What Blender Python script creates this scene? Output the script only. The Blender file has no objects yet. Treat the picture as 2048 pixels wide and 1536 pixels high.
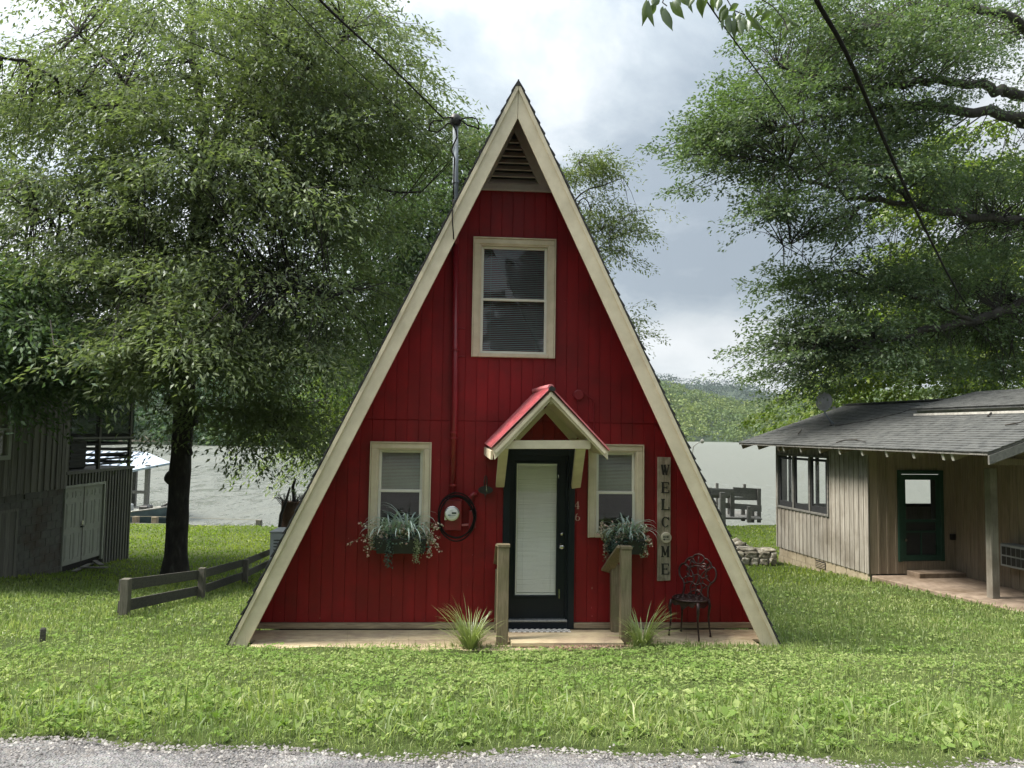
import bpy, math, random
import numpy as np
from mathutils import Vector, Matrix
PI = math.pi; R = math.radians
random.seed(7); rng = np.random.default_rng(11)
SC = bpy.context.scene; COL = SC.collection

# ------------------------------------------------------------------ camera
F = 1500.0; PITCH = R(3.602); ROLL = R(0.896); CAMZ = 1.6
cam = bpy.data.cameras.new('camera'); camo = bpy.data.objects.new('camera', cam); COL.objects.link(camo)
cam.sensor_width = 36.0; cam.lens = F / 2048 * 36.0; cam.clip_end = 6000; cam.clip_start = 0.05
camo.matrix_world = Matrix.Translation((0, 0, CAMZ)) @ Matrix.Rotation(PI/2 + PITCH, 4, 'X') @ Matrix.Rotation(ROLL, 4, 'Z')
SC.camera = camo
SC.render.resolution_x = 1024; SC.render.resolution_y = 768
SC.view_settings.view_transform = 'Standard'; SC.view_settings.look = 'None'
SC.view_settings.gamma = 1; SC.view_settings.use_curve_mapping = False
SC.view_settings.exposure = 1.18

# ------------------------------------------------------------------ sun + sky
SUN_EL, SUN_AZ = R(54), R(-97)          # azimuth from +Y, negative = left of the view
sd = bpy.data.lights.new('sun', 'SUN'); sd.energy = 3.9; sd.angle = R(20); sd.color = (1.0, 0.93, 0.82)
so = bpy.data.objects.new('sun', sd); COL.objects.link(so)
SUNV = Vector((math.sin(SUN_AZ)*math.cos(SUN_EL), math.cos(SUN_AZ)*math.cos(SUN_EL), math.sin(SUN_EL)))
so.rotation_euler = SUNV.to_track_quat('Z', 'Y').to_euler()
so.location = SUNV * 60

class NT:
    def __init__(s, tree):
        s.t = tree; s.n = tree.nodes; s.l = tree.links
    def add(s, typ, **kw):
        n = s.n.new(typ)
        for k, v in kw.items(): setattr(n, k, v)
        return n
    def link(s, a, b): s.l.new(a, b)
    def set(s, sock, v):
        if hasattr(v, 'is_linked') or isinstance(v, bpy.types.NodeSocket): s.l.new(v, sock)
        else: sock.default_value = v
    def math(s, op, a, b=0.0, clamp=False):
        n = s.add('ShaderNodeMath', operation=op, use_clamp=clamp)
        s.set(n.inputs[0], a); s.set(n.inputs[1], b); return n.outputs[0]
    def vmath(s, op, a, b=(0, 0, 0)):
        n = s.add('ShaderNodeVectorMath', operation=op); s.set(n.inputs[0], a); s.set(n.inputs[1], b)
        return n.outputs['Value'] if op in ('DOT_PRODUCT', 'LENGTH') else n.outputs[0]
    def mix(s, f, a, b, blend='MIX'):
        n = s.add('ShaderNodeMix', data_type='RGBA', blend_type=blend)
        s.set(n.inputs[0], f); s.set(n.inputs[6], a if not isinstance(a, tuple) else (*a[:3], 1)); s.set(n.inputs[7], b if not isinstance(b, tuple) else (*b[:3], 1))
        return n.outputs[2]
    def ramp(s, f, stops, interp='LINEAR'):
        n = s.add('ShaderNodeValToRGB'); s.set(n.inputs[0], f); e = n.color_ramp.elements; n.color_ramp.interpolation = interp
        while len(e) < len(stops): e.new(0.5)
        for i, (p, c) in enumerate(stops):
            e[i].position = p; e[i].color = (*c, 1) if isinstance(c, tuple) else (c, c, c, 1)
        return n.outputs[0]
    def noise(s, vec, scale, detail=4, rough=0.55, dist=0.0):
        n = s.add('ShaderNodeTexNoise'); s.set(n.inputs['Vector'], vec); n.inputs['Scale'].default_value = scale
        n.inputs['Detail'].default_value = detail; n.inputs['Roughness'].default_value = rough; n.inputs['Distortion'].default_value = dist
        return n.outputs['Fac']
    def mapping(s, vec, scale=(1, 1, 1), loc=(0, 0, 0), rot=(0, 0, 0)):
        n = s.add('ShaderNodeMapping'); s.set(n.inputs[0], vec); n.inputs['Scale'].default_value = scale
        n.inputs['Location'].default_value = loc; n.inputs['Rotation'].default_value = rot; return n.outputs[0]

w = bpy.data.worlds.new('World'); SC.world = w; w.use_nodes = True
W = NT(w.node_tree); W.n.clear()
out = W.add('ShaderNodeOutputWorld'); bg = W.add('ShaderNodeBackground')
sky = W.add('ShaderNodeTexSky', sky_type='NISHITA'); sky.sun_disc = False
sky.sun_elevation = SUN_EL; sky.sun_rotation = SUN_AZ; sky.air_density = 1.0; sky.dust_density = 2.0
tc = W.add('ShaderNodeTexCoord').outputs['Generated']
sep = W.add('ShaderNodeSeparateXYZ'); W.link(tc, sep.inputs[0]); dz = W.math('MAXIMUM', sep.outputs[2], 0.0)
# clouds flattened by perspective: look the noise up on a layer overhead
proj = W.math('DIVIDE', 1.0, W.math('ADD', dz, 0.42))
cl = W.add('ShaderNodeVectorMath', operation='SCALE'); W.link(tc, cl.inputs[0]); W.link(proj, cl.inputs[3])
n1 = W.noise(W.mapping(cl.outputs[0], (1, 1, .8), (3.1, 1.7, 0)), 1.5, 7, 0.56, 0.5)
n2 = W.noise(W.mapping(cl.outputs[0], (1, 1, .8), (9.4, 4.2, 2)), 4.2, 6, 0.6, 0.3)
n3 = W.noise(W.mapping(tc, (2.2, 2.2, 7.0), (0.4, 5.0, 1)), 1.6, 6, 0.55, 0.4)
mixn = W.math('ADD', W.math('MULTIPLY', n1, 0.58), W.math('MULTIPLY', n2, 0.42))
low = W.ramp(dz, [(0.0, 1.0), (0.11, 0.9), (0.19, 0.0)], 'EASE')
cn = W.math('ADD', W.math('MULTIPLY', mixn, W.math('SUBTRACT', 1.0, W.math('MULTIPLY', low, 0.7))), W.math('MULTIPLY', W.math('MULTIPLY', low, n3), 0.7))
cn = W.math('ADD', cn, W.math('MULTIPLY', low, 0.06))
# the heavier blue-grey cloud bank low over the lake, right of the house
bank = W.vmath('DOT_PRODUCT', tc, tuple(Vector((0.30, 1.0, 0.235)).normalized()))
bank = W.ramp(bank, [(0.955, 0.0), (0.995, 1.0)], 'EASE')
cn = W.math('SUBTRACT', cn, W.math('MULTIPLY', W.math('MULTIPLY', bank, W.math('SUBTRACT', 1.0, low)), 0.12))
ccol = W.ramp(cn, [(0.35, (0.36, 0.42, 0.48)), (0.43, (0.50, 0.56, 0.61)), (0.50, (0.69, 0.73, 0.76)), (0.62, (0.94, 0.96, 0.97))])
wg = W.vmath('DOT_PRODUCT', tc, tuple(Vector((-0.42, 1.0, 0.22)).normalized())); wg = W.math('MULTIPLY', W.math('POWER', W.math('MAXIMUM', wg, 0.0), 14.0), 0.75)
glow = W.vmath('DOT_PRODUCT', tc, tuple(SUNV)); glow = W.math('MAXIMUM', glow, 0.0)
glow = W.math('ADD', W.math('MULTIPLY', W.math('POWER', glow, 24.0), 2.2), W.math('MULTIPLY', W.math('POWER', glow, 5.0), 0.55))
over = W.math('ADD', 0.72, W.math('MULTIPLY', W.math('POWER', dz, 2.2), 2.5))     # an overcast sky is brightest overhead
over = W.math('ADD', W.math('ADD', over, glow), wg)
skyb = W.mix(1.0, sky.outputs[0], (0.10, 0.10, 0.10), 'MULTIPLY')
cs = W.add('ShaderNodeVectorMath', operation='SCALE'); W.link(ccol, cs.inputs[0]); W.link(over, cs.inputs[3])
fin = W.mix(0.88, skyb, cs.outputs[0])
W.link(fin, bg.inputs[0]); bg.inputs[1].default_value = 0.56; W.link(bg.outputs[0], out.inputs[0])

# ------------------------------------------------------------------ pixel helpers (2048 x 1536 photograph)
cP, sP, cR, sR = math.cos(PITCH), math.sin(PITCH), math.cos(ROLL), math.sin(ROLL)
def ray(px, py):
    u, v = px - 1024, py - 768
    a = u*cR + v*sR; up = -(-u*sR + v*cR)
    return Vector((a, F*cP - up*sP, F*sP + up*cP))
def P(px, py, Y):
    r = ray(px, py); t = Y / r.y; return Vector((r.x*t, Y, CAMZ + r.z*t))
def Pz(px, py, z):
    r = ray(px, py); t = (z - CAMZ) / r.z; return Vector((r.x*t, r.y*t, z))
HX, HD, HZ, HYAW = 0.019, 8.25, CAMZ - 2.287, R(3.651)
HMAT = Matrix.Translation((HX, HD, HZ)) @ Matrix.Rotation(HYAW, 4, 'Z'); HINV = HMAT.inverted()
def HL(px, py, d):
    "house-local x, z of the point seen at a pixel on the plane at depth d behind the rake plane"
    r = HINV.to_3x3() @ ray(px, py); o = HINV @ Vector((0, 0, CAMZ)); t = (d - o.y) / r.y
    return (o + r*t).x, (o + r*t).z
def HWd(x, d, z): return HMAT @ Vector((x, d, z))

def lerpt(x, T):
    if x <= T[0][0]: return T[0][1]
    for (a, b), (c, d) in zip(T, T[1:]):
        if x <= c: return b + (d - b) * (x - a) / (c - a)
    return T[-1][1]
GL = [(3.7, 1.60), (4.3, 1.66), (8.25, 2.33), (13.8, 3.12), (19.4, 3.80), (23, 4.04), (32, 4.12)]
GR = [(3.7, 1.60), (4.3, 1.66), (8.25, 2.30), (12, 2.80), (15.6, 2.98), (19.4, 3.20), (30, 3.46)]
def ss(a, b, x):
    t = min(1, max(0, (x - a)/(b - a))); return t*t*(3 - 2*t)
def shore(x): return 32.0 - 3.0*ss(0, 8, x) + .25*math.sin(x*.7)
WATER = CAMZ - 4.42
def gz(x, y):
    k = ss(-2.5, 6.0, x); g = lerpt(y, GL)*(1-k) + lerpt(y, GR)*k
    z = CAMZ - g + .025*math.sin(x*1.3 + y*.7)*math.sin(y*1.1 - x*.4)*ss(4.5, 7, y)
    s = shore(x)
    if y > s: z = z - (y - s)*2.2 if y < s + 1.2 else z - 2.64 - (y - s - 1.2)*.05
    return max(z, WATER - 2.5)

# ------------------------------------------------------------------ objects
def link(o, parent=None):
    COL.objects.link(o)
    if parent is not None: o.parent = parent
    return o
def tag(o, label=None, cat=None, group=None, kind=None):
    if label: o['label'] = label
    if cat: o['category'] = cat
    if group: o['group'] = group
    if kind: o['kind'] = kind
    return o
def empty(name, loc, rz=0, label=None, cat=None, group=None):
    o = bpy.data.objects.new(name, None); o.empty_display_size = .2; link(o)
    o.location = loc; o.rotation_euler = (0, 0, rz); return tag(o, label, cat, group)
def mesh_obj(name, verts, faces, m, parent=None, smooth=False):
    me = bpy.data.meshes.new(name); me.from_pydata(verts, [], faces); me.materials.append(m)
    if smooth: me.polygons.foreach_set('use_smooth', [True]*len(me.polygons))
    me.update(); return link(bpy.data.objects.new(name, me), parent)
def np_mesh(name, V, Q, m, parent=None, smooth=False, k=4):
    "V (n,3) array, Q (m,k) array of faces"
    me = bpy.data.meshes.new(name); me.vertices.add(len(V)); me.vertices.foreach_set('co', V.astype(np.float32).ravel())
    me.loops.add(Q.size); me.loops.foreach_set('vertex_index', Q.astype(np.int32).ravel())
    me.polygons.add(len(Q)); me.polygons.foreach_set('loop_start', np.arange(0, Q.size, k, dtype=np.int32))
    me.polygons.foreach_set('loop_total', np.full(len(Q), k, dtype=np.int32))
    if smooth: me.polygons.foreach_set('use_smooth', np.ones(len(Q), dtype=bool))
    me.materials.append(m); me.update(calc_edges=True); return link(bpy.data.objects.new(name, me), parent)

class MB:
    def __init__(s): s.v = []; s.f = []
    def pts(s, P_, F_):
        b = len(s.v); s.v += [tuple(p) for p in P_]; s.f += [tuple(b + i for i in f) for f in F_]; return s
    def box(s, x0, x1, y0, y1, z0, z1):
        return s.pts([(x0,y0,z0),(x1,y0,z0),(x1,y1,z0),(x0,y1,z0),(x0,y0,z1),(x1,y0,z1),(x1,y1,z1),(x0,y1,z1)],
                     [(0,3,2,1),(4,5,6,7),(0,1,5,4),(1,2,6,5),(2,3,7,6),(3,0,4,7)])
    def prism(s, poly, y0, y1):
        "poly = list of (x,z), extruded in y"
        n = len(poly); a = [(x, y0, z) for x, z in poly] + [(x, y1, z) for x, z in poly]
        return s.pts(a, [tuple(range(n)), tuple(range(2*n-1, n-1, -1))] + [(i, i+n, (i+1) % n + n, (i+1) % n) for i in range(n)])
    def prismz(s, poly, z0, z1):
        n = len(poly); a = [(x, y, z0) for x, y in poly] + [(x, y, z1) for x, y in poly]
        return s.pts(a, [tuple(range(n-1, -1, -1)), tuple(range(n, 2*n))] + [(i, (i+1) % n, (i+1) % n + n, i+n) for i in range(n)])
    def beam(s, a, b, w_, h, up=(0, 0, 1)):
        "box from a to b, width w_ sideways, height h along up"
        a = Vector(a); b = Vector(b); d = (b-a).normalized(); u = Vector(up); sdv = d.cross(u)
        if sdv.length < 1e-4: sdv = d.cross(Vector((1, 0, 0)))
        sdv.normalize(); u = sdv.cross(d).normalized(); c = []
        for q in (a, b):
            for i, j in ((-1, -1), (1, -1), (1, 1), (-1, 1)): c.append(q + sdv*(w_/2*i) + u*(h/2*j))
        return s.pts(c, [(0,3,2,1),(4,5,6,7),(0,1,5,4),(1,2,6,5),(2,3,7,6),(3,0,4,7)])
    def tube(s, P_, r, n=6, caps=True):
        P_ = [Vector(p) for p in P_]; m = len(P_); rr = r if isinstance(r, (list, tuple)) else [r]*m
        b = len(s.v); prev = None
        for i, p in enumerate(P_):
            d = (P_[min(i+1, m-1)] - P_[max(i-1, 0)]); d = d.normalized() if d.length > 1e-9 else Vector((0, 0, 1))
            if prev is None: x = d.orthogonal().normalized()
            else:
                x = prev - d*prev.dot(d); x = x.normalized() if x.length > 1e-6 else d.orthogonal().normalized()
            prev = x; y = d.cross(x)
            for k in range(n):
                a = 2*PI*k/n; s.v.append(tuple(p + (x*math.cos(a) + y*math.sin(a))*rr[i]))
        for i in range(m-1):
            for k in range(n):
                k2 = (k+1) % n; s.f.append((b+i*n+k, b+i*n+k2, b+(i+1)*n+k2, b+(i+1)*n+k))
        if caps:
            s.f.append(tuple(b+k for k in range(n-1, -1, -1))); s.f.append(tuple(b+(m-1)*n+k for k in range(n)))
        return s
    def lathe(s, prof, c, axis='y', n=20):
        "prof list of (r, h) ; revolved about axis through c"
        b = len(s.v)
        for r_, h in prof:
            for k in range(n):
                a = 2*PI*k/n; ca, sa = r_*math.cos(a), r_*math.sin(a)
                s.v.append((c[0]+ca, c[1]+h, c[2]+sa) if axis == 'y' else (c[0]+ca, c[1]+sa, c[2]+h))
        for i in range(len(prof)-1):
            for k in range(n):
                k2 = (k+1) % n; s.f.append((b+i*n+k, b+i*n+k2, b+(i+1)*n+k2, b+(i+1)*n+k))
        s.f.append(tuple(b+k for k in range(n))); s.f.append(tuple(b+(len(prof)-1)*n+k for k in range(n))); return s
    def build(s, name, m, parent=None, smooth=False, bevel=0):
        o = mesh_obj(name, s.v, s.f, m, parent, smooth)
        if bevel:
            md = o.modifiers.new('bevel', 'BEVEL'); md.width = bevel; md.segments = 1; md.limit_method = 'ANGLE'
        return o

# ------------------------------------------------------------------ materials
def new_mat(name):
    m = bpy.data.materials.new(name); m.use_nodes = True; T = NT(m.node_tree)
    return m, T, T.n['Principled BSDF']
def Mt(name, c1, c2=None, scale=(1, 1, 1), freq=8, rough=.6, bump=0, detail=5, rnd=0, metal=0, c3=None, lo=.35, hi=.65, spec=.5, coord='Object', bfreq=None, bdist=.01, r2=None, dirt=None, dirtf=1.5):
    m, T, b = new_mat(name)
    co = T.mapping(T.add('ShaderNodeTexCoord').outputs[coord], scale)
    if rnd:
        oi = T.add('ShaderNodeObjectInfo'); off = T.math('MULTIPLY', oi.outputs['Random'], 37.0)
        co = T.vmath('ADD', co, off)
    nz = T.noise(co, freq, detail, .6)
    c2 = c2 or c1
    st = [(lo, c1), (hi, c2)] if c3 is None else [(lo, c1), ((lo+hi)/2, c2), (hi, c3)]
    c = T.ramp(nz, st)
    if dirt:
        d = T.noise(T.add('ShaderNodeTexCoord').outputs[coord], dirtf, 5, .65); d = T.ramp(d, [(.45, 0.0), (.68, 1.0)])
        c = T.mix(d, c, dirt)
    if rnd:
        hv = T.add('ShaderNodeHueSaturation'); T.link(c, hv.inputs['Color'])
        T.set(hv.inputs['Value'], T.math('ADD', 1 - rnd, T.math('MULTIPLY', oi.outputs['Random'], 2*rnd))); c = hv.outputs[0]
    T.link(c, b.inputs['Base Color']); b.inputs['Metallic'].default_value = metal; b.inputs['Specular IOR Level'].default_value = spec
    if r2 is None: b.inputs['Roughness'].default_value = rough
    else: T.link(T.ramp(nz, [(lo, rough), (hi, r2)]), b.inputs['Roughness'])
    if bump:
        bn = T.add('ShaderNodeBump'); bn.inputs['Strength'].default_value = bump; bn.inputs['Distance'].default_value = bdist
        T.link(T.noise(co, bfreq or freq*2.3, detail, .6), bn.inputs['Height']); T.link(bn.outputs[0], b.inputs['Normal'])
    return m
def leaf_mat(name, c1, c2, c3, trans=.35, gloss=.12, patch=None, pf=.4):
    m = bpy.data.materials.new(name); m.use_nodes = True; T = NT(m.node_tree); T.n.clear()
    o = T.add('ShaderNodeOutputMaterial'); g = T.add('ShaderNodeNewGeometry')
    c = T.ramp(g.outputs['Random Per Island'], [(0, c1), (.5, c2), (1, c3)])
    if patch:
        pn = T.noise(g.outputs['Position'], pf, 4, .6); c = T.mix(T.ramp(pn, [(.42, 0.0), (.62, 1.0)]), c, T.mix(.75, c, patch))
    d = T.add('ShaderNodeBsdfDiffuse'); T.link(c, d.inputs[0])
    t = T.add('ShaderNodeBsdfTranslucent'); tcx = T.mix(1.0, c, (1.15, 1.3, .65), 'MULTIPLY'); T.link(tcx, t.inputs[0])
    gl = T.add('ShaderNodeBsdfGlossy'); gl.inputs['Roughness'].default_value = .38; gl.inputs[0].default_value = (.8, .85, .9, 1)
    m1 = T.add('ShaderNodeMixShader'); m1.inputs[0].default_value = trans; T.link(d.outputs[0], m1.inputs[1]); T.link(t.outputs[0], m1.inputs[2])
    m2 = T.add('ShaderNodeMixShader'); m2.inputs[0].default_value = gloss*.45; T.link(m1.outputs[0], m2.inputs[1]); T.link(gl.outputs[0], m2.inputs[2])
    T.link(m2.outputs[0], o.inputs[0]); return m
def glass_mat(name, tint=(.9, .95, .93), refl=1.0, rough=.02):
    m = bpy.data.materials.new(name); m.use_nodes = True; T = NT(m.node_tree); T.n.clear()
    o = T.add('ShaderNodeOutputMaterial'); tr = T.add('ShaderNodeBsdfTransparent'); tr.inputs[0].default_value = (*tint, 1)
    gl = T.add('ShaderNodeBsdfGlossy'); gl.inputs['Roughness'].default_value = rough
    fr = T.add('ShaderNodeFresnel'); fr.inputs[0].default_value = 1.5
    bn = T.add('ShaderNodeBump'); bn.inputs['Strength'].default_value = .05; T.link(T.noise(T.add('ShaderNodeTexCoord').outputs['Object'], 4, 2), bn.inputs['Height']); T.link(bn.outputs[0], gl.inputs['Normal'])
    mx = T.add('ShaderNodeMixShader'); T.link(T.math('MULTIPLY', T.math('MULTIPLY', fr.outputs[0], 1.8*refl, True), T.math('SUBTRACT', 1.0, T.add('ShaderNodeNewGeometry').outputs['Backfacing'])), mx.inputs[0]); T.link(tr.outputs[0], mx.inputs[1]); T.link(gl.outputs[0], mx.inputs[2])
    T.link(mx.outputs[0], o.inputs[0]); return m

M = {}
M['red'] = Mt('red_paint', (.175, .006, .009), (.235, .009, .012), (1, 1, .25), 5, .48, .12, rnd=.05, r2=.56, spec=.3, dirt=(.15, .008, .009), dirtf=2.2)
M['redm'] = Mt('red_conduit_paint', (.17, .008, .012), (.21, .011, .017), freq=6, rough=.38, bump=.05)
M['cream'] = Mt('cream_paint', (.56, .49, .36), (.64, .57, .43), (1, 1, 1), 7, .55, .10, dirt=(.50, .44, .32), dirtf=3, bdist=.004)
M['sash'] = Mt('white_vinyl', (.62, .60, .52), (.68, .66, .57), freq=4, rough=.4)
M['taupe'] = Mt('taupe_vent_paint', (.33, .28, .245), (.39, .34, .30), freq=9, rough=.65)
M['black'] = Mt('black_plastic', (.012, .012, .012), (.02, .02, .02), rough=.5)
M['cable'] = Mt('black_cable', (.008, .007, .007), (.014, .012, .011), rough=.85, spec=.1)
M['door'] = Mt('dark_navy_green_door', (.004, .008, .013), (.006, .011, .017), freq=3, rough=.4, spec=.3)
M['alum'] = Mt('aluminium', (.35, .36, .37), (.48, .49, .50), (6, 1, 1), 6, .38, metal=.7)
M['chrome'] = Mt('satin_chrome', (.55, .54, .5), (.65, .64, .6), rough=.2, metal=1)
M['blind'] = Mt('white_blind', (.84, .82, .77), (.90, .88, .84), freq=3, rough=.6)
M['blindg'] = Mt('grey_green_blind', (.42, .42, .38), (.50, .50, .45), freq=3, rough=.6)
M['blindd'] = Mt('dark_blind', (.20, .205, .20), (.26, .265, .26), freq=3, rough=.6)
M['room'] = Mt('dark_room', (.02, .02, .02), (.035, .033, .03), rough=.9)
M['glass'] = glass_mat('window_glass', (.98, .985, .98), .75)
M['glass_d'] = glass_mat('screened_glass', (.42, .45, .44), 1.0)
M['deck'] = Mt('pine_decking', (.30, .235, .14), (.46, .38, .24), (.9, 9, 9), 7, .75, .3, rnd=.10, c3=(.56, .48, .32), lo=.28, hi=.72, dirt=(.30, .23, .16), dirtf=2.5)
M['weath'] = Mt('weathered_post', (.11, .09, .055), (.20, .16, .10), (10, 10, .8), 6, .85, .5, rnd=.08, c3=(.26, .21, .14), lo=.28, hi=.72, dirt=(.15, .14, .07), dirtf=3)
M['sill'] = Mt('weathered_sill', (.20, .15, .10), (.36, .29, .20), (.8, 9, 9), 7, .8, .3)
M['shingle'] = Mt('dark_shingle', (.018, .018, .019), (.045, .045, .047), freq=40, rough=.95, bump=.4)
M['mroof'] = Mt('sky_pink_red_metal', (.55, .15, .17), (.66, .24, .26), (3, 1, 3), 5, .42, .05, metal=.15, dirt=(.45, .16, .16), dirtf=5)  # red metal; the sky's pink reflection is put into the colour
M['galv'] = Mt('galvanised_steel', (.17, .20, .225), (.26, .29, .32), freq=9, rough=.65, metal=.2, bump=.08)
M['iron'] = Mt('bronze_cast_iron', (.022, .014, .013), (.06, .036, .032), freq=30, rough=.38, metal=.55, bump=.3)
M['barnwood'] = Mt('old_barn_siding', (.085, .082, .074), (.18, .175, .155), (14, 14, .7), 4, .9, .5, rnd=.22, c3=(.23, .22, .195), lo=.25, hi=.75)
M['barnmetal'] = Mt('ribbed_grey_cladding', (.13, .13, .12), (.19, .19, .175), (5, 5, .6), 5, .7, .1, rnd=.1)
M['block'] = Mt('painted_block', (.095, .097, .088), (.14, .142, .128), freq=9, rough=.95, bump=.5, rnd=.10, dirt=(.075, .055, .04), dirtf=1.2)
M['mortar'] = Mt('mortar', (.16, .16, .145), (.20, .20, .18), freq=20, rough=.95)
M['bdoor'] = Mt('grey_green_door', (.30, .315, .28), (.36, .375, .34), freq=5, rough=.6, rnd=.03)
M['dark'] = Mt('dark_screen', (.010, .011, .013), (.018, .02, .022), rough=.8)
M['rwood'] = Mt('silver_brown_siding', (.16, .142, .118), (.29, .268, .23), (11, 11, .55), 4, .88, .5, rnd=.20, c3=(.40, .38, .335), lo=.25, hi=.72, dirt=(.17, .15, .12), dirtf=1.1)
M['rwoodd'] = Mt('brown_shaded_siding', (.15, .118, .085), (.25, .20, .148), (11, 11, .55), 4, .88, .5, rnd=.12, c3=(.31, .26, .20), lo=.25, hi=.75)  # darker twin of the cottage siding, shade put into the colour
M['found'] = Mt('tan_block', (.30, .25, .17), (.38, .325, .235), freq=6, rough=.95, bump=.4, rnd=.06, dirt=(.24, .20, .13), dirtf=2)
M['rshing'] = Mt('grey_roof_shingle', (.036, .039, .039), (.075, .079, .077), (1, 1, 1), 6, .95, .5, detail=8, c3=(.10, .104, .10), lo=.3, hi=.7, bfreq=60)
M['whiteend'] = Mt('white_painted_end', (.34, .33, .30), (.52, .51, .47), freq=14, rough=.8)
M['green'] = Mt('green_trim', (.007, .038, .026), (.011, .052, .034), freq=7, rough=.5)
M['greenf'] = Mt('faded_green_fascia', (.17, .22, .16), (.28, .33, .25), (4, 4, 4), 3, .8, dirt=(.36, .36, .32), dirtf=2)
M['slab'] = Mt('brown_concrete', (.15, .115, .085), (.24, .185, .14), freq=3, rough=.9, bump=.3, c3=(.30, .24, .185), dirt=(.12, .085, .055), dirtf=1.6)
M['stone'] = Mt('lichen_stone', (.09, .08, .06), (.22, .20, .15), freq=5, rough=.95, bump=.8, rnd=.2, c3=(.40, .38, .32), bdist=.03)
M['dock'] = Mt('grey_dock_wood', (.10, .10, .092), (.17, .165, .15), (4, 4, 4), 4, .9, .3, rnd=.15)
M['fence'] = Mt('dark_fence_board', (.042, .042, .034), (.085, .082, .065), (3, 3, 12), 4, .9, .5, rnd=.12)
M['fencep'] = Mt('grey_fence_post', (.085, .08, .06), (.15, .14, .11), (10, 10, 1.5), 5, .9, .5, rnd=.1)
M['bark'] = Mt('dark_bark', (.012, .010, .009), (.035, .030, .025), (1, 1, .35), 9, .95, 1.0, bdist=.04, c3=(.10, .095, .085), lo=.35, hi=.80)
M['bark2'] = Mt('grey_bark', (.022, .019, .016), (.050, .044, .037), (1, 1, .35), 7, .95, .8, bdist=.03)
M['dish'] = Mt('grey_dish', (.20, .20, .20), (.26, .26, .26), rough=.5)
M['meterw'] = Mt('meter_face', (.62, .63, .60), (.70, .71, .68), rough=.3)
M['lcd'] = Mt('meter_display', (.03, .045, .035), (.04, .055, .045), rough=.25)
M['signw'] = Mt('pale_worn_sign_wood', (.21, .185, .135), (.33, .295, .225), (9, 9, .8), 5, .85, .3, c3=(.40, .36, .28), dirt=(.17, .15, .10), dirtf=6)
M['letter'] = Mt('black_lettering', (.012, .012, .010), (.02, .02, .016), rough=.7)
M['ivory'] = Mt('ivory_disc', (.52, .48, .38), (.60, .56, .45), freq=10, rough=.6)
M['pinkn'] = Mt('pale_number', (.52, .33, .28), (.60, .40, .34), rough=.4)
M['bmetal'] = Mt('white_dock_roof', (.36, .44, .55), (.46, .54, .64), freq=2, rough=.35, metal=.2)
M['hull'] = Mt('blue_grey_hull', (.06, .10, .13), (.10, .15, .18), freq=3, rough=.35)
M['clay'] = Mt('brown_rusty_drum', (.10, .055, .035), (.17, .10, .065), freq=6, rough=.9, bump=.3)
M['acbox'] = Mt('grey_ac_casing', (.26, .28, .29), (.33, .35, .36), freq=4, rough=.5)
# ================================================================== THE A-FRAME HOUSE
HT, HWD = 6.252, 2.979; S = HT/HWD; K = math.sqrt(1 + S*S); WY = 0.611; DEPTH = 7.6
house = empty('a_frame_house', HMAT.translation, HYAW, 'steep red A-frame cabin with cream rake boards and a blue-black front door', 'house')
def xo(t, z): return (HT - t*K - z)/S          # half width of the outline inset by t at height z
# roof slabs, rake boards, shingle edge
for sgn in (-1, 1):
    def q(t, z): return (sgn*xo(t, z), z)
    def ap(t): return (0.0 if t > 0 else 0.0, HT - t*K)
    MB().prism([ap(.012), q(.012, -.06), q(.045, -.06), ap(.045)], .03, DEPTH).build('roof_panel', M['red'], house)
    MB().prism([(sgn*.0015, HT-.022*K), q(.022, -.045), q(.19, -.045), (sgn*.0015, HT-.19*K)], 0, .028).build('rake_board', M['cream'], house, bevel=.004)
    MB().prism([(sgn*.0015, HT-.012*K), q(.012, -.05), q(.05, -.05), (sgn*.0015, HT-.05*K)], -.018, -.001).build('rake_trim', M['cream'], house)
    mb = MB(); n = 52; L = HWD/n*1.0
    dx_, dz_ = sgn*1/K, -S/K      # down the slope
    nx_, nz_ = sgn*S/K, 1/K       # outward
    tot = math.hypot(HWD, HT) + .05
    for i in range(n):
        a = i*tot/n; b = a + tot/n*1.12; r1 = random.uniform(-.006, .008); r2 = random.uniform(-.004, .006)
        pa = (dx_*a, HT + dz_*a); pb = (dx_*b, HT + dz_*b)
        lift0, lift1 = -.010, .012 + r2
        poly = [(pa[0]+nx_*lift0, pa[1]+nz_*lift0), (pa[0]+nx_*(lift0+.010), pa[1]+nz_*(lift0+.010)), (pb[0]+nx_*(lift1+.006), pb[1]+nz_*(lift1+.006)), (pb[0]+nx_*(lift1-.012), pb[1]+nz_*(lift1-.012))]
        mb.prism(poly, -.022 + r1, DEPTH)
    tag(mb.build('shingles', M['shingle'], house), kind='stuff')
MB().prism([(-.03, HT-.075), (0, HT-.0), (.03, HT-.075)], -.024, DEPTH).build('ridge_cap', M['shingle'], house)
# back wall and floor close the room, so that the windows look into a dark room
MB().prism([(0, HT-.03*K), (xo(.03, .01), .01), (-xo(.03, .01), .01)], DEPTH-.1, DEPTH-.05).build('back_wall', M['red'], house)
MB().box(-2.6, 2.6, WY+.06, DEPTH-.12, -.05, .02).build('floor', M['room'], house)
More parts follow.
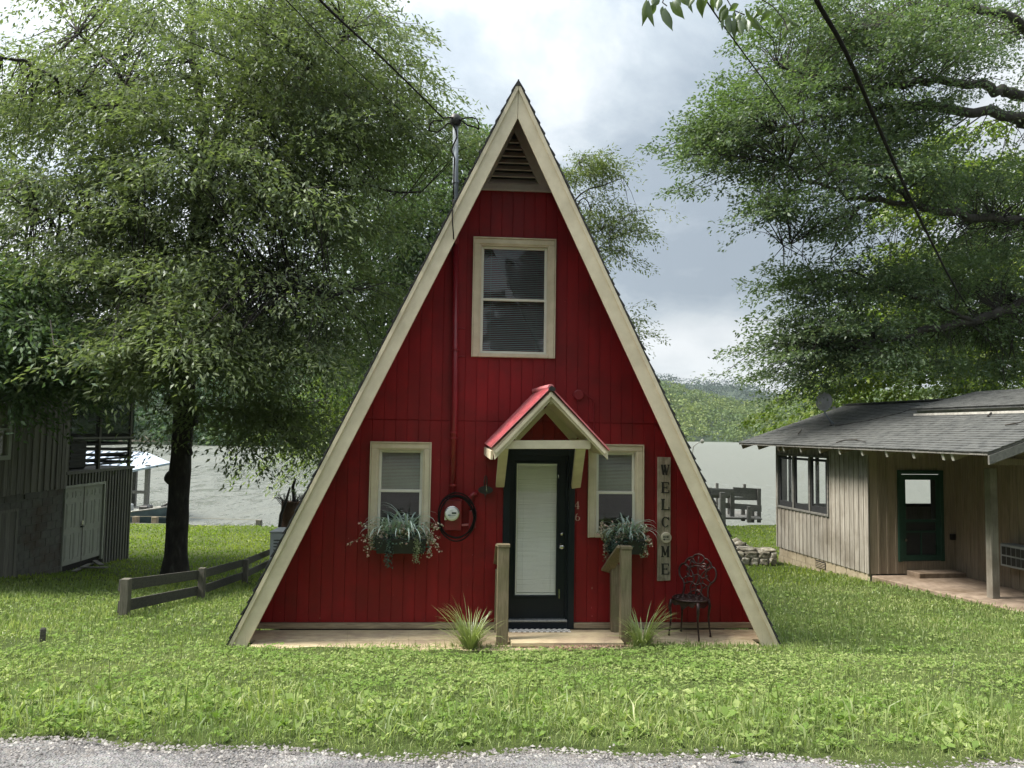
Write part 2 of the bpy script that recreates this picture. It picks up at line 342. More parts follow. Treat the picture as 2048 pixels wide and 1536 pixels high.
# openings
def rect(p0, p1, p2, p3, d=WY):
    a = [HL(*p, d) for p in (p0, p1, p2, p3)]
    return min((a[0][0]+a[3][0])/2, 99), (a[1][0]+a[2][0])/2, (a[2][1]+a[3][1])/2, (a[0][1]+a[1][1])/2
UW = rect((948,477), (1109,482), (1107,717), (946,714))
LW = rect((745,886), (861,886), (857,1073), (738,1071))
RW = rect((1180,890), (1286,892), (1282,1076), (1176,1073))
DR = rect((1009,897), (1151,899), (1146,1255), (1001,1253))
OPN = [tuple((r[0]+.05, r[1]-.05, r[2]+.05, r[3]-.05)) for r in (UW, LW, RW)] + [(DR[0]+.03, DR[1]-.03, 0, DR[3]-.03)]
ZV = HL(1033, 383, WY)[1]; ZJ = HL(1070, 844, WY)[1]
PW = .1335
def topz(x): return HT - .047*K - S*abs(x)
for k in range(-22, 22):
    x0, x1 = k*PW + .0016, (k+1)*PW - .0016
    for lv in (0, 1):
        zb, zt = (.075, ZJ-.004) if lv == 0 else (ZJ+.003, ZV)
        za, zc = min(zt, topz(x0)), min(zt, topz(x1))
        if max(za, zc) <= zb + .02: continue
        za, zc = max(za, zb+.001), max(zc, zb+.001)
        cuts = [o for o in OPN if o[0] < x1 and o[1] > x0 and o[2] < min(za, zc) and o[3] > zb]
        dd = WY + .0006*((k*7) % 3)
        # cross-section levels: at each height band the board spans [a, b]; full cuts split it in two boards
        bands = []; z = zb; zt_ = min(za, zc)
        for o in sorted(cuts, key=lambda q_: q_[2]):
            lo_, hi_ = max(z, o[2]), min(o[3], zt_)
            if hi_ <= lo_ + .002: continue
            if lo_ > z + .002: bands.append((z, lo_, x0, x1))
            a_, b_ = x0, x1
            if o[0] <= x0 + .006: a_ = o[1]
            else: b_ = o[0]
            if (o[0] <= x0 + .006 and o[1] >= x1 - .006): bands.append(None)
            else: bands.append((lo_, hi_, a_, b_))
            z = hi_
        if zt_ > z + .004 or not cuts: bands.append((z, (za, zc), x0, x1))
        run_ = []
        for bnd in bands + [None]:
            if bnd is None:
                if run_:
                    rt, lf = [], []
                    for (z0_, z1_, a_, b_) in run_:
                        zl, zr_ = z1_ if isinstance(z1_, tuple) else (z1_, z1_)
                        rt += [(b_, z0_), (b_, zr_)]; lf += [(a_, z0_), (a_, zl)]
                    poly = []
                    for p_ in rt + lf[::-1]:
                        if not poly or abs(p_[0]-poly[-1][0]) + abs(p_[1]-poly[-1][1]) > 1e-5: poly.append(p_)
                    MB().prism(poly, dd, dd+.016).build('siding_board', M['red'], house, bevel=.002)
                run_ = []
            else: run_.append(bnd)
# dark sheathing behind the grooves, with the same openings
mb = MB(); xs = sorted({-2.9, 2.9, 0.0, *[o[0] for o in OPN], *[o[1] for o in OPN]})
for a, b in zip(xs, xs[1:]):
    z = .05
    for o in sorted([o for o in OPN if o[0] < (a+b)/2 < o[1]], key=lambda q_: q_[2]):
        if o[2] > z: mb.box(a, b, WY+.019, WY+.03, z, o[2])
        z = o[3]
    ta, tb = min(ZV+.02, topz(a)), min(ZV+.02, topz(b))
    if max(ta, tb) > z: mb.prism([(a, z), (b, z), (b, max(tb, z)), (a, max(ta, z))], WY+.019, WY+.03)
mb.build('sheathing', M['red'], house)
# base trim
xb = xo(.05, .04)
MB().box(-xb, DR[0]-.002, WY-.035, WY+.015, .012, .07).build('base_trim', M['sill'], house)
MB().box(DR[1]+.002, xb, WY-.035, WY+.015, .012, .07).build('base_trim', M['sill'], house)
# vent
vent = MB(); bw = .085
tz = HT - .20*K
vent.prism([(-xo(.05, ZV), ZV), (xo(.05, ZV), ZV), (xo(.05, ZV+.075), ZV+.075), (-xo(.05, ZV+.075), ZV+.075)], WY-.035, WY+.01)
vo = vent.build('gable_vent', M['taupe'], house)
MB().prism([(-xo(.05, ZV), ZV-.012), (xo(.05, ZV), ZV-.012), (xo(.05, ZV+.02), ZV+.018), (-xo(.05, ZV+.02), ZV+.018)], WY-.06, WY-.036).build('vent_sill', M['taupe'], vo)
for sgn in (-1, 1):
    MB().prism([(sgn*xo(.05, ZV+.076), ZV+.076), (sgn*xo(.155, ZV+.076), ZV+.076), (sgn*.001, HT-.155*K), (sgn*.001, HT-.05*K)], WY-.033, WY+.01).build('vent_frame', M['taupe'], vo)
zz = ZV + .09; i = 0
while zz < HT - .16*K - .10:
    xw = xo(.148, zz+.02)
    if xw > .03: MB().pts([(-xw, WY-.028, zz), (xw, WY-.028, zz), (xw*.93, WY+.05, zz+.075), (-xw*.93, WY+.05, zz+.075), (-xw, WY-.02, zz-.010), (xw, WY-.02, zz-.010), (xw*.93, WY+.056, zz+.062), (-xw*.93, WY+.056, zz+.062)], [(0,1,2,3),(7,6,5,4),(0,4,5,1),(1,5,6,2),(2,6,7,3),(3,7,4,0)]).build('louver', M['taupe'], vo)
    zz += .084
MB().prism([(-xo(.14, ZV+.05), ZV+.05), (xo(.14, ZV+.05), ZV+.05), (0, HT-.14*K)], WY+.07, WY+.08).build('vent_back', M['room'], vo)

def window(r, blind_mats, cw=.066, drop=(0.0, 0.0), lowglass='glass_d', upglass='glass'):
    x0, x1, z0, z1 = r; c = MB()
    for a in ((x0, x0+cw, z0, z1-cw), (x1-cw, x1, z0, z1-cw), (x0, x1, z1-cw, z1)): c.box(a[0], a[1], WY-.032, WY+.018, a[2], a[3])
    c.box(x0+cw+.001, x1-cw-.001, WY-.036, WY+.018, z0, z0+.045)
    wo = c.build('window', M['cream'], house, bevel=.006)
    # back band around the casing
    b = MB(); e = .014
    for a in ((x0-e, x0-.001, z0, z1), (x1+.001, x1+e, z0, z1), (x0-e, x1+e, z1+.001, z1+e)): b.box(a[0], a[1], WY-.046, WY+.005, a[2], a[3])
    b.build('casing_band', M['cream'], wo)
    b = MB(); X0, X1, Z0, Z1 = x0+cw, x1-cw, z0+.045, z1-cw
    for a in ((X0+.0005, X0+.018, Z0, Z1), (X1-.018, X1-.0005, Z0, Z1), (X0+.019, X1-.019, Z1-.016, Z1-.0005)): b.box(a[0], a[1], WY-.018, WY+.09, a[2], a[3])
    b.build('inner_stop', M['cream'], wo)
    X0 += .019; X1 -= .019; Z1 -= .017; zm = (Z0+Z1)/2; fw = .032
    for nm, (a, bb, y) in (('upper_sash', (zm-.012, Z1-.001, WY+.022)), ('lower_sash', (Z0+.001, zm+.014, WY-.006))):
        s_ = MB()
        s_.box(X0, X0+fw, y, y+.026, a, bb); s_.box(X1-fw, X1, y, y+.026, a, bb); s_.box(X0+fw, X1-fw, y, y+.026, a, a+fw*.9); s_.box(X0+fw, X1-fw, y, y+.026, bb-fw*.9, bb)
        s_.build(nm, M['sash'], wo, bevel=.003)
        MB().box(X0+fw*.8, X1-fw*.8, y+.012, y+.015, a+.02, bb-.02).build('pane', M[upglass if nm[0] == 'u' else lowglass], wo)
    bl = MB(); zz = Z1 - .03; kx = 0
    while zz > Z0 + .03:
        t = random.uniform(-.1, .1); bl.pts([(X0+.02, WY+.052, zz), (X1-.02, WY+.052, zz+random.uniform(-.001, .001)), (X1-.02, WY+.066, zz+.013+.003*t), (X0+.02, WY+.066, zz+.013)], [(0,1,2,3)])
        zz -= .0165 if blind_mats != 'blindd' else .0225
    for xx in (X0+.12, X1-.12): bl.box(xx-.0015, xx+.0015, WY+.048, WY+.050, Z0+.02, Z1-.02)
    tag(bl.build('blind', M[blind_mats], wo), kind='stuff')
    return wo
window(UW, 'blindd', lowglass='glass'); window(LW, 'blindg'); window(RW, 'blindg')

# door
x0, x1, z0, z1 = DR; c = MB(); cw = .075
for a in ((x0, x0+cw, 0.0, z1), (x1-cw, x1, 0.0, z1), (x0+cw, x1-cw, z1-cw, z1)): c.box(a[0], a[1], WY-.03, WY+.02, a[2], a[3])
do = c.build('front_door', M['door'], house, bevel=.004)
b = MB()
for a in ((x0+cw-.01, x0+cw+.022, .02, z1-cw), (x1-cw-.022, x1-cw+.01, .02, z1-cw), (x0+cw, x1-cw, z1-cw-.02, z1-cw+.004)): b.box(a[0], a[1], WY+.0205, WY+.11, a[2], a[3])
b.build('door_jamb', M['door'], do)
X0, X1, Z0, Z1 = x0+cw+.022, x1-cw-.022, .105, z1-cw-.02
gx0, gz1 = HL(1033, 926, WY+.06); gx1, gz0 = HL(1112, 1191, WY+.06)
sl = MB(); y0, y1 = WY+.055, WY+.095
sl.box(X0, gx0, y0, y1, Z0, Z1); sl.box(gx1, X1, y0, y1, Z0, Z1); sl.box(gx0, gx1, y0, y1, Z0, gz0); sl.box(gx0, gx1, y0, y1, gz1, Z1)
sl.build('door_panel', M['door'], do)
lt = MB(); e = .022
for a in ((gx0-e, gx0+.004, gz0-e, gz1+e), (gx1-.004, gx1+e, gz0-e, gz1+e), (gx0+.004, gx1-.004, gz0-e, gz0+.004), (gx0+.004, gx1-.004, gz1-.004, gz1+e)): lt.box(a[0], a[1], y0-.014, y0+.001, a[2], a[3])
lt.build('lite_frame', M['door'], do, bevel=.004)
MB().box(gx0+.002, gx1-.002, y0+.004, y0+.008, gz0+.002, gz1-.002).build('pane', M['glass'], do)
bl = MB(); zz = gz1 - .03
while zz > gz0 + .02:
    j = random.uniform(-.0012, .0012); bl.pts([(gx0+.025, y0+.019, zz+j), (gx1-.006, y0+.019, zz-j), (gx1-.006, y0+.0265, zz+.0125-j), (gx0+.025, y0+.0265, zz+.0125+j)], [(0,1,2,3)]); zz -= .0148
for xx in (gx0+.09, gx1-.07): bl.box(xx-.001, xx+.001, y0+.016, y0+.018, gz0+.01, gz1-.01)
tag(bl.build('blind', M['blind'], do), kind='stuff')
b = MB().box(gx0+.004, gx0+.021, y0+.012, y0+.02, gz0+.004, gz1-.004); b.box(gx0+.022, gx1-.004, y0+.0125, y0+.02, gz0+.004, gz0+.025); b.box(gx0+.022, gx1-.004, y0+.0125, y0+.02, gz1-.028, gz1-.004)
b.build('blind_rail', M['blind'], do)
MB().box(gx0+.003, gx1-.003, y0+.028, y0+.031, gz0+.003, gz1-.003).build('blind_backing', M['blindg'], do)
hx, hz = HL(1124, 1068, WY+.03); MB().lathe([(.030, 0), (.030, -.008), (.018, -.018), (.020, -.026), (.008, -.03)], (hx, y0, hz), n=14).build('deadbolt', M['chrome'], do, True)
hx, hz = HL(1123, 1093, WY+.03); MB().lathe([(.034, 0), (.032, -.010), (.012, -.018), (.014, -.036), (.029, -.05), (.030, -.066), (.015, -.078)], (hx, y0, hz), n=14).build('door_knob', M['chrome'], do, True)
for z_ in (gz0-.02+.07, gz0+.0): MB().box(gx1+.03, gx1+.036, y0-.02, y0-.012, z_-.03, z_+.025).build('clip', M['chrome'], do)
hx, hz = HL(1117, 953, WY+.03); MB().box(hx-.004, hx+.004, y0-.014, y0-.001, hz-.02, hz+.02).build('clip', M['chrome'], do)
MB().box(X0-.02, X1+.02, WY-.02, WY+.10, .078, .103).build('threshold', M['alum'], do, bevel=.004)
MB().box(x0+cw+.002, x1-cw-.002, WY-.028, WY+.05, .005, .076).build('kick_board', M['door'], do)
hx, hz = HL(1136, 1170, WY); 
for dx in (0, .012): MB().box(hx+dx, hx+dx+.003, WY+.018, WY+.02, .12, 1.05).build('weather_strip', M['alum'], do)

# portico over the door -------------------------------------------------------
FD = -.45
def pf(px, py, d=FD): x, z = HL(px, py, d); return (x, z)
por = MB().prism([pf(1013, 881), pf(1183, 881), pf(1183, 898), pf(1013, 898)], FD+.05, FD+.09).build('portico', M['cream'], house, bevel=.003)
MB().prism([pf(1102.3, 781.5), pf(1101.6, 801.5), pf(989.4, 919.7), pf(985.8, 897)], FD, FD+.035).build('portico_rake', M['cream'], por, bevel=.004)
MB().prism([pf(1102.8, 781.5), pf(1216.5, 902), pf(1215.7, 919.7), pf(1102.1, 801.5)], FD, FD+.035).build('portico_rake', M['cream'], por, bevel=.004)
# metal panels: front edge and back edge each from their own pixels
def slope(fa, fb, ba, bb, name, m, lift, thick, ribs=0):
    FA, FB = (HL(*fa, FD-.03)), (HL(*fb, FD-.03)); BA, BB = HL(*ba, WY-.02), HL(*bb, WY-.02)
    A, B_ = Vector((FA[0], FD-.03, FA[1])), Vector((FB[0], FD-.03, FB[1])); C_, D_ = Vector((BA[0], WY-.005, BA[1])), Vector((BB[0], WY-.005, BB[1]))
    n = (B_-A).cross(C_-A).normalized(); n = n if n.z > 0 else -n
    mb = MB(); up = n*lift; th = n*thick
    mb.pts([A+up, B_+up, D_+up, C_+up, A+up-th, B_+up-th, D_+up-th, C_+up-th], [(0,1,2,3),(7,6,5,4),(0,4,5,1),(1,5,6,2),(2,6,7,3),(3,7,4,0)])
    for k in range(ribs):
        t = (k+.5)/ribs; a = A.lerp(C_, t)+up+n*.003; b_ = B_.lerp(D_, t)+up+n*.003; mb.beam(a, b_, .014, .012, n)
    return mb.build(name, m, por)
slope((1101, 776), (982, 895), (1066, 789), (970, 888), 'portico_roof', M['mroof'], .004, .008, 12)
slope((1103, 776), (1219, 901), (1086, 789), (1196, 900), 'portico_roof', M['mroof'], .004, .008, 12)
slope((1102, 783), (988, 902), (1070, 795), (975, 893), 'portico_sheathing', M['cream'], -.006, .03)
slope((1102.5, 783), (1214, 903), (1086, 795), (1190, 902), 'portico_sheathing', M['cream'], -.006, .03)
a = HL(1102, 777, FD-.035); b = HL(1068, 788, WY); MB().tube([(a[0], FD-.035, a[1]+.012), ((a[0]+b[0])/2, .1, (a[1]+b[1])/2+.03), (b[0], WY-.01, b[1]+.035)], [.035, .03, .03], 8).build('portico_ridge_cap', M['mroof'], por)
a = HL(1103, 779, FD-.04); MB().prism([(a[0]-.03, a[1]-.01), (a[0]+.03, a[1]-.015), (a[0]+.045, a[1]+.012), (a[0], a[1]+.04), (a[0]-.025, a[1]+.02)], FD-.05, FD-.03).build('ridge_end_cap', M['black'], por)
a, b = HL(1094, 812, WY-.1), HL(1102, 800, FD+.05); MB().beam((b[0], FD+.04, b[1]-.01), (a[0]+.02, WY-.01, a[1]+.03), .035, .07).build('ridge_beam', M['cream'], por)
for (pt, pb, w_) in (((1008, 892), (1000, 971), .10), ((1162, 892), (1152, 973), .105)):
    t = HL(*pt, FD+.1); b = HL(*pb, WY-.04); MB().beam((t[0], FD+.12, t[1]), (b[0], WY-.03, b[1]), w_, .05, (0, 1, .2)).build('bracket', M['cream'], por, bevel=.004)
for px in (1012, 1176):
    t = HL(px, 889, FD+.09); MB().beam((t[0], FD+.092, t[1]), (t[0]-.03, WY-.002, t[1]), .04, .10).build('portico_plate', M['cream'], por)
for (p1, p2) in (((1088, 818), (1030, 879)), ((1092, 815), (1150, 880))):   # rafters against the wall
    t = HL(*p1, WY-.05); b = HL(*p2, WY-.05); MB().beam((t[0], WY-.03, t[1]), (b[0], WY-.03, b[1]), .05, .09, (0, 0, 1)).build('portico_rafter', M['cream'], por)
for (p1, p2) in (((986, 899), (988, 915)),):
    t = HL(*p1, FD); b = HL(970, 893, WY); MB().beam((t[0]-.01, FD+.036, t[1]-.06), (b[0], WY-.03, b[1]-.05), .025, .09).build('portico_fascia', M['cream'], por)

# small paint chips on the wall
random.seed(19)
for i, (px, py) in enumerate([(1184, 1176), (1183, 1215), (1184, 1232), (1182, 1244), (878, 920), (697, 1077), (690, 1100), (787, 1190), (935, 1170), (1012, 560), (1130, 603), (1116, 866), (1240, 1104), (945, 1110), (560, 1225), (640, 1236), (1420, 1190), (800, 760), (1205, 905), (1330, 1225)]):
    x_, z_ = HL(px, py, WY); h = random.uniform(.004, .020) if i < 6 else random.uniform(.002, .006); w_ = random.uniform(.0015, .0035)
    MB().prism([(x_-w_, z_-h*.6), (x_+w_*.5, z_-h), (x_+w_, z_+h*.5), (x_-w_*.3, z_+h)], WY-.0012, WY-.0004).build('paint_chip', M['mroof'] if i % 3 else M['cream'], house)
# service conduit, meter, boxes (all fixed to the wall)
xc, zt = HL(911, 490, WY-.06); xc2, zb_ = HL(905, 985, WY-.06); r_ = .037
MB().tube([(xc2, WY-.055, zb_), (xc2+.005, WY-.055, 2.6), (xc, WY-.055, zt)], r_, 12).build('service_conduit', M['redm'], house, True)
for py in (700, 865, 876, 970):
    x_, z_ = HL(907, py, WY-.05); MB().lathe([(.042, -.012), (.046, -.01), (.046, .01), (.042, .012)], (xc2+.003, WY-.055, z_), 'z', 14).build('conduit_coupling', M['redm'], house)
for py in (656, 712):
    x_, z_ = HL(918, py, WY); MB().box(x_-.05, x_+.07, WY-.012, WY-.001, z_-.006, z_+.006).build('conduit_strap', M['redm'], house)
bx0, bz1 = HL(889, 1000, WY-.1); bx1, bz0 = HL(923, 1061, WY-.1)
mt = MB().box(bx0, bx1, WY-.11, WY-.002, bz0, bz1).build('meter_box', M['redm'], house, bevel=.008)
mx, mz = HL(904, 1027, WY-.13)
MB().lathe([(.086, 0), (.088, -.03), (.080, -.035)], (mx, WY-.111, mz), n=26).build('meter_ring', M['chrome'], mt, True)
MB().lathe([(.072, 0), (.074, -.045), (.058, -.055)], (mx, WY-.142, mz), n=26).build('meter_dial', M['meterw'], mt, True)
MB().box(mx-.002, mx+.05, WY-.201, WY-.199, mz+.002, mz+.022).build('meter_display', M['lcd'], mt)
for (a, b, c_, d_) in ((-.045, -.015, -.02, -.004), (-.02, .04, -.018, -.012), (-.03, .02, -.034, -.03), (-.02, .01, .035, .039)): MB().box(mx+a, mx+b, WY-.2005, WY-.1985, mz+c_, mz+d_).build('meter_marking', M['galv'], mt)
MB().box(mx-.085, mx-.06, WY-.14, WY-.112, mz-.075, mz-.03).build('meter_seal', M['chrome'], mt)
bx, bz = HL(913, 1030, WY-.12)
mb = MB()
for k in range(4):
    rx, rz = .205 + .012*math.sin(k*2.1), .245 + .014*math.cos(k*1.7); ox, oz = .008*math.sin(k*3), -.012*k
    mb.tube([(bx+ox+rx*math.cos(a)*(1+.03*math.sin(3*a+k)), WY-.13-.014*k*abs(math.sin(a/2+k)), bz+oz+rz*math.sin(a)*(1+.02*math.cos(2*a+k))) for a in np.linspace(0, 2*PI, 37)], .0085, 6, False)
cab = mb.build('cable_coil', M['cable'], None, True); cab.matrix_world = HMAT
tag(cab, 'coil of black cable looped around the electric meter', 'cable')
# small boxes and conduits right of the meter
x_, z_ = HL(946, 1005, WY); MB().tube([(x_+.02, WY-.03, z_-.05), (x_-.03, WY-.03, z_-.05), (x_-.03, WY-.03, z_+.07), (x_+.0, WY-.03, z_+.10), (x_+.05, WY-.01, z_+.10)], .026, 8).build('conduit_elbow', M['redm'], house, True)
x_, z_ = HL(946, 1036, WY); MB().box(x_-.05, x_+.04, WY-.07, WY-.001, z_-.11, z_+.09).build('utility_box', M['redm'], house, bevel=.006)
x_, z_ = HL(935, 1050, WY); MB().beam((x_-.09, WY-.03, z_), (x_+.03, WY-.03, z_+.012), .025, .02).build('cable_sleeve', M['mroof'], house)
x_, z_ = HL(1157, 790, WY); MB().lathe([(.062, 0), (.062, -.03), (.055, -.036)], (x_, WY-.001, z_), n=18).build('round_wall_box', M['redm'], house, bevel=.002)
pts = [HL(*p, WY) for p in ((1167, 789), (1176, 792), (1184, 798), (1187, 806), (1187, 868))]
MB().tube([(p[0], WY-.012, p[1]) for p in pts], .007, 6).build('wall_wire', M['redm'], house)

# service mast above the roof
mast = empty('service_mast', HWd(xc, WY-.05, 4.4), HYAW, 'grey galvanised service mast rising behind the left rake of the A-frame', 'utility mast')
xm, zm = HL(911, 247, WY-.05); zlo = HT - S*abs(xc) - .2 - 4.4; ztop = zm - 4.4; dxm = xm - xc
MB().tube([(0, 0, zt-4.4-.02), (0, 0, zlo)], .037, 10).build('lower_pipe', M['redm'], mast, True)
MB().tube([(0, 0, zlo), (dxm, 0, ztop)], .034, 12).build('mast_pipe', M['galv'], mast, True)
MB().lathe([(.036, 0), (.06, .01), (.07, .05), (.066, .10), (.04, .13), (.01, .14)], (dxm, -.02, ztop-.03), 'z', 14).build('weatherhead', M['black'], mast, True)
for t in (.45, .02): MB().lathe([(.036, -.02), (.043, -.018), (.043, .018), (.036, .02)], (dxm*t, 0, zlo+(ztop-zlo)*t+.02), 'z', 12).build('mast_clamp', M['galv'], mast)
def loop(pix, r, name='drop_wire', par=mast, mat_='cable'):
    mb = MB(); q = [HL(*p, WY-.1) for p in pix]
    mb.tube([(a-xc, -.05-.03*math.sin(i), b-4.4) for i, (a, b) in enumerate(q)], r, 5); return mb.build(name, M[mat_], par, True)
loop([(885,236), (900,237), (912,238), (925,243), (935,249), (945,251), (951,254), (957,260)], .010)
loop([(957,260), (958,250), (953,240), (944,235), (930,235), (915,238)], .009)
loop([(885,242), (868,243), (860,250), (859,262), (875,263), (888,252), (895,246), (905,249), (912,262), (914,275), (906,290), (903,300), (909,315), (908,345), (907,400)], .009)
loop([(857,262), (862,248)], .010)
# wire down over the roof edge
pp = [(907,398,WY-.1), (905,420,-.03), (905,445,-.045), (907,470,-.05), (908,492,.1)]
wr = MB().tube([HMAT @ Vector((HL(a,b,d)[0], d, HL(a,b,d)[1])) for a, b, d in pp], .008, 6).build('loose_roof_wire', M['cable'], None, True)
tag(wr, 'thin dark wire hanging over the left rake board below the mast', 'wire')

# ------------------------------------------------------------------ deck
deck = empty('front_deck', HMAT.translation, HYAW, 'low pine plank deck along the foot of the red front wall', 'deck')
yy = WY-.036; k = 0
while yy > -.12:
    xe = xo(.055, .0) - .01 if yy > .18 else xo(.20, 0) - .02
    MB().box(-xe, xe, yy-.1315, yy-.003, -.035, random.uniform(-.003, 0)).build('deck_board', M['deck'], deck, bevel=.004); yy -= .138; k += 1
MB().box(-2.7, 2.7, yy+.01, yy+.04, -.16, -.037).build('rim_board', M['deck'], deck)
step = empty('door_step', HWd(.5, .1, 0), HYAW, 'pale plank step on the deck between the two handrails', 'step')
sx0 = HL(1016, 1275, .1)[0]-.5; sx1 = HL(1238, 1275, .1)[0]-.5
for i in range(3): MB().box(sx0+.01*i, sx1-.012*(2-i), .28-.145*(i+1)-.1, .28-.145*i-.104, .012, .048+.002*i).build('step_board', M['deck'], step, bevel=.004)
MB().box(sx0, sx1, -.24, -.22, -.05, .010).build('step_riser', M['dock'], step)
mat_ = empty('door_mat', HWd(.5, .42, 0), HYAW, 'black and white checked mat under the front door', 'door mat')
mx0 = HL(1018, 1262, .5)[0]-.5; mx1 = HL(1140, 1262, .5)[0]-.5
MB().box(mx0, mx1, -.0, .145, .001, .009).build('mat_base', M['black'], mat_)
mb = MB(); n = 22; cw_ = (mx1-mx0)/n
for i in range(n):
    for j in range(4):
        if (i+j) % 2: mb.box(mx0+i*cw_, mx0+(i+1)*cw_, .0+j*.036, .036+j*.036, .0095, .012)
tag(mb.build('checks', M['blind'], mat_), kind='stuff')

# ------------------------------------------------------------------ handrails
def handrail(name, label, front, back, railpts, wpost, fx=None):
    r0 = empty(name, HWd(HL(*front[0], 0)[0], 0, 0), HYAW, label, 'handrail', 'handrails either side of the front door')
    ox = HL(*front[0], 0)[0]
    xf, z1 = HL(*front[1], 0); MB().box(-wpost/2, wpost/2, -.045, .045, -.10, z1-.02).build('post', M['weath'], r0, bevel=.004)
    MB().box(-wpost/2-.004, wpost/2+.008, -.055, .05, z1-.019, z1+.012).build('post_cap', M['weath'], r0, bevel=.003)
    xb_, z2 = HL(*back[1], .5); xb0 = HL(*back[0], .5)[0]
    MB().prism([(xb0-ox-.045, -.0), (xb0-ox+.045, 0), (xb_-ox+.045, z2), (xb_-ox-.045, z2-.02)], .45, .54).build('post', M['weath'], r0, bevel=.004)
    a = HL(*railpts[0], .02); b = HL(*railpts[1], .56)
    MB().beam((a[0]-ox, .0, a[1]), (b[0]-ox, .575, b[1]), .125, .034, (.25, 0, 1)).build('rail', M['weath'], r0, bevel=.004)
    return r0
handrail('handrail', 'left weathered wooden handrail beside the blue-black door', ((1004,1270), (1005,1090)), ((996,1262), (999,1135)), ((1002,1092), (998,1128)), .125)
handrail('handrail', 'right weathered wooden handrail in front of the right flower box', ((1250,1270), (1250,1094)), ((1229,1262), (1229,1128)), ((1244,1095), (1213,1142)), .118)

# ------------------------------------------------------------------ WELCOME sign, numbers, bell
sg = [HL(*p, WY-.02) for p in ((1315, 914), (1342, 913), (1344, 1161), (1317, 1162))]
sgn_ = empty('welcome_sign', HWd((sg[0][0]+sg[1][0])/2, WY-.02, (sg[0][1]+sg[3][1])/2), HYAW, 'tall narrow weathered board reading WELCOME with an ivory disc for the O', 'sign')
ox, oz = (sg[0][0]+sg[1][0])/2, (sg[0][1]+sg[3][1])/2
sw = .079; sh = (sg[0][1]-sg[3][1])/2
MB().box(-sw, -.0015, 0, .018, -sh, sh).build('board', M['signw'], sgn_, bevel=.003)
MB().box(.0015, sw, .001, .018, -sh+.004, sh-.002).build('board', M['signw'], sgn_, bevel=.003)
def glyph(ch, cx, cz, w_, h, t, y0, y1, par, m, name='letter'):
    mb = MB(); X = lambda u: cx + (u-.5)*w_; Z = lambda v: cz + (v-.5)*h
    def st(u0, v0, u1, v1, tt, k=0):
        a = Vector((X(u0), 0, Z(v0))); b = Vector((X(u1), 0, Z(v1))); d = (b-a).normalized(); n = Vector((-d.z, 0, d.x))*tt/2
        yy0 = y0 - .0003*k; mb.pts([(p.x, yy, p.z) for yy in (yy0, y1) for p in (a-n, b-n, b+n, a+n)], [(0,1,2,3),(7,6,5,4),(0,4,5,1),(1,5,6,2),(2,6,7,3),(3,7,4,0)])
    def arc(c0, c1, ru, rv, a0, a1, t0, t1, n=16):
        L = []
        for i in range(n+1):
            a = R(a0 + (a1-a0)*i/n); tt = t0 + (t1-t0)*abs(math.cos(a)); L.append((X(c0)+math.cos(a)*ru*w_, Z(c1)+math.sin(a)*rv*h, X(c0)+math.cos(a)*(ru*w_-tt), Z(c1)+math.sin(a)*(rv*h-tt*.6)))
        V = [(p[0], y0, p[1]) for p in L] + [(p[2], y0, p[3]) for p in L]; n1 = n+1
        mb.pts(V + [(v[0], y1, v[2]) for v in V], [(i, i+1, n1+i+1, n1+i) for i in range(n)] + [(i, 2*n1+i, 2*n1+i+1, i+1) for i in range(n)] + [(n1+i, n1+i+1, 3*n1+i+1, 3*n1+i) for i in range(n)])
    th = t*.45
    if ch == 'W':
        st(.08,1,.30,0,t); st(.30,0,.52,.95,th,1); st(.42,1,.66,0,t,2); st(.66,0,.92,1,th,3); st(-.02,1,.24,1,th,4); st(.34,1,.58,1,th,5); st(.80,1,1.02,1,th,6)
    if ch == 'E':
        st(.2,0,.2,1,t); st(.02,1,.92,1,th,1); st(.02,0,.95,0,th,2); st(.2,.5,.7,.5,th,3); st(.9,.8,.9,1.02,th,4); st(.95,-.02,.95,.24,th,5); st(.7,.38,.7,.62,th,6)
    if ch == 'L':
        st(.2,0,.2,1,t); st(.02,1,.45,1,th,1); st(.02,0,.98,0,th,2); st(.96,-.02,.96,.26,th,3)
    if ch == 'C':
        arc(.53,.5,.50,.52, 45, 318, th, t); st(.90,.68,.90,.98,th,2)
    if ch == 'M':
        st(.16,0,.16,1,th*1.3); st(.18,1,.5,.12,t,1); st(.5,.12,.82,1,th,2); st(.84,0,.84,1,t,3); st(0,0,.32,0,th,4); st(.68,0,1.0,0,th,5); st(0,1,.24,1,th,6); st(.78,1,1.0,1,th,7)
    if ch == '4':
        st(.68,0,.68,1,t); st(.68,1,.05,.32,th,1); st(.05,.30,.98,.30,th,2); st(.45,0,.9,0,th,3)
    if ch == '6':
        arc(.5,.31,.46,.31, 0, 360, th, t); arc(.62,.45,.56,.55, 100, 185, th, t, 10)
    if ch == 'H': st(.1,0,.1,1,t); st(.9,0,.9,1,t,1); st(.1,.5,.9,.5,t,2)
    if ch == 'O': arc(.5,.5,.5,.5, 0, 360, t, t, 14)
    return mb.build(name, m, par)
for ch, py in (('W',940), ('E',975), ('L',1009), ('C',1044), ('M',1103), ('E',1138)):
    x_, z_ = HL(1330, py, WY-.02); glyph(ch, x_-ox+.002, z_-oz, .098, .118, .024, -.004, .0005, sgn_, M['letter'])
x_, z_ = HL(1332, 1075, WY-.02); x_ -= ox; z_ -= oz
MB().lathe([(.063, 0), (.063, -.012), (.058, -.016)], (x_, 0, z_), n=26).build('round_disc', M['ivory'], sgn_)
for i, ch in enumerate('HOME'): glyph(ch, x_-.030+.0195*i, z_+.010, .015, .032, .0045, -.0185, -.016, sgn_, M['letter'], 'small_letter')
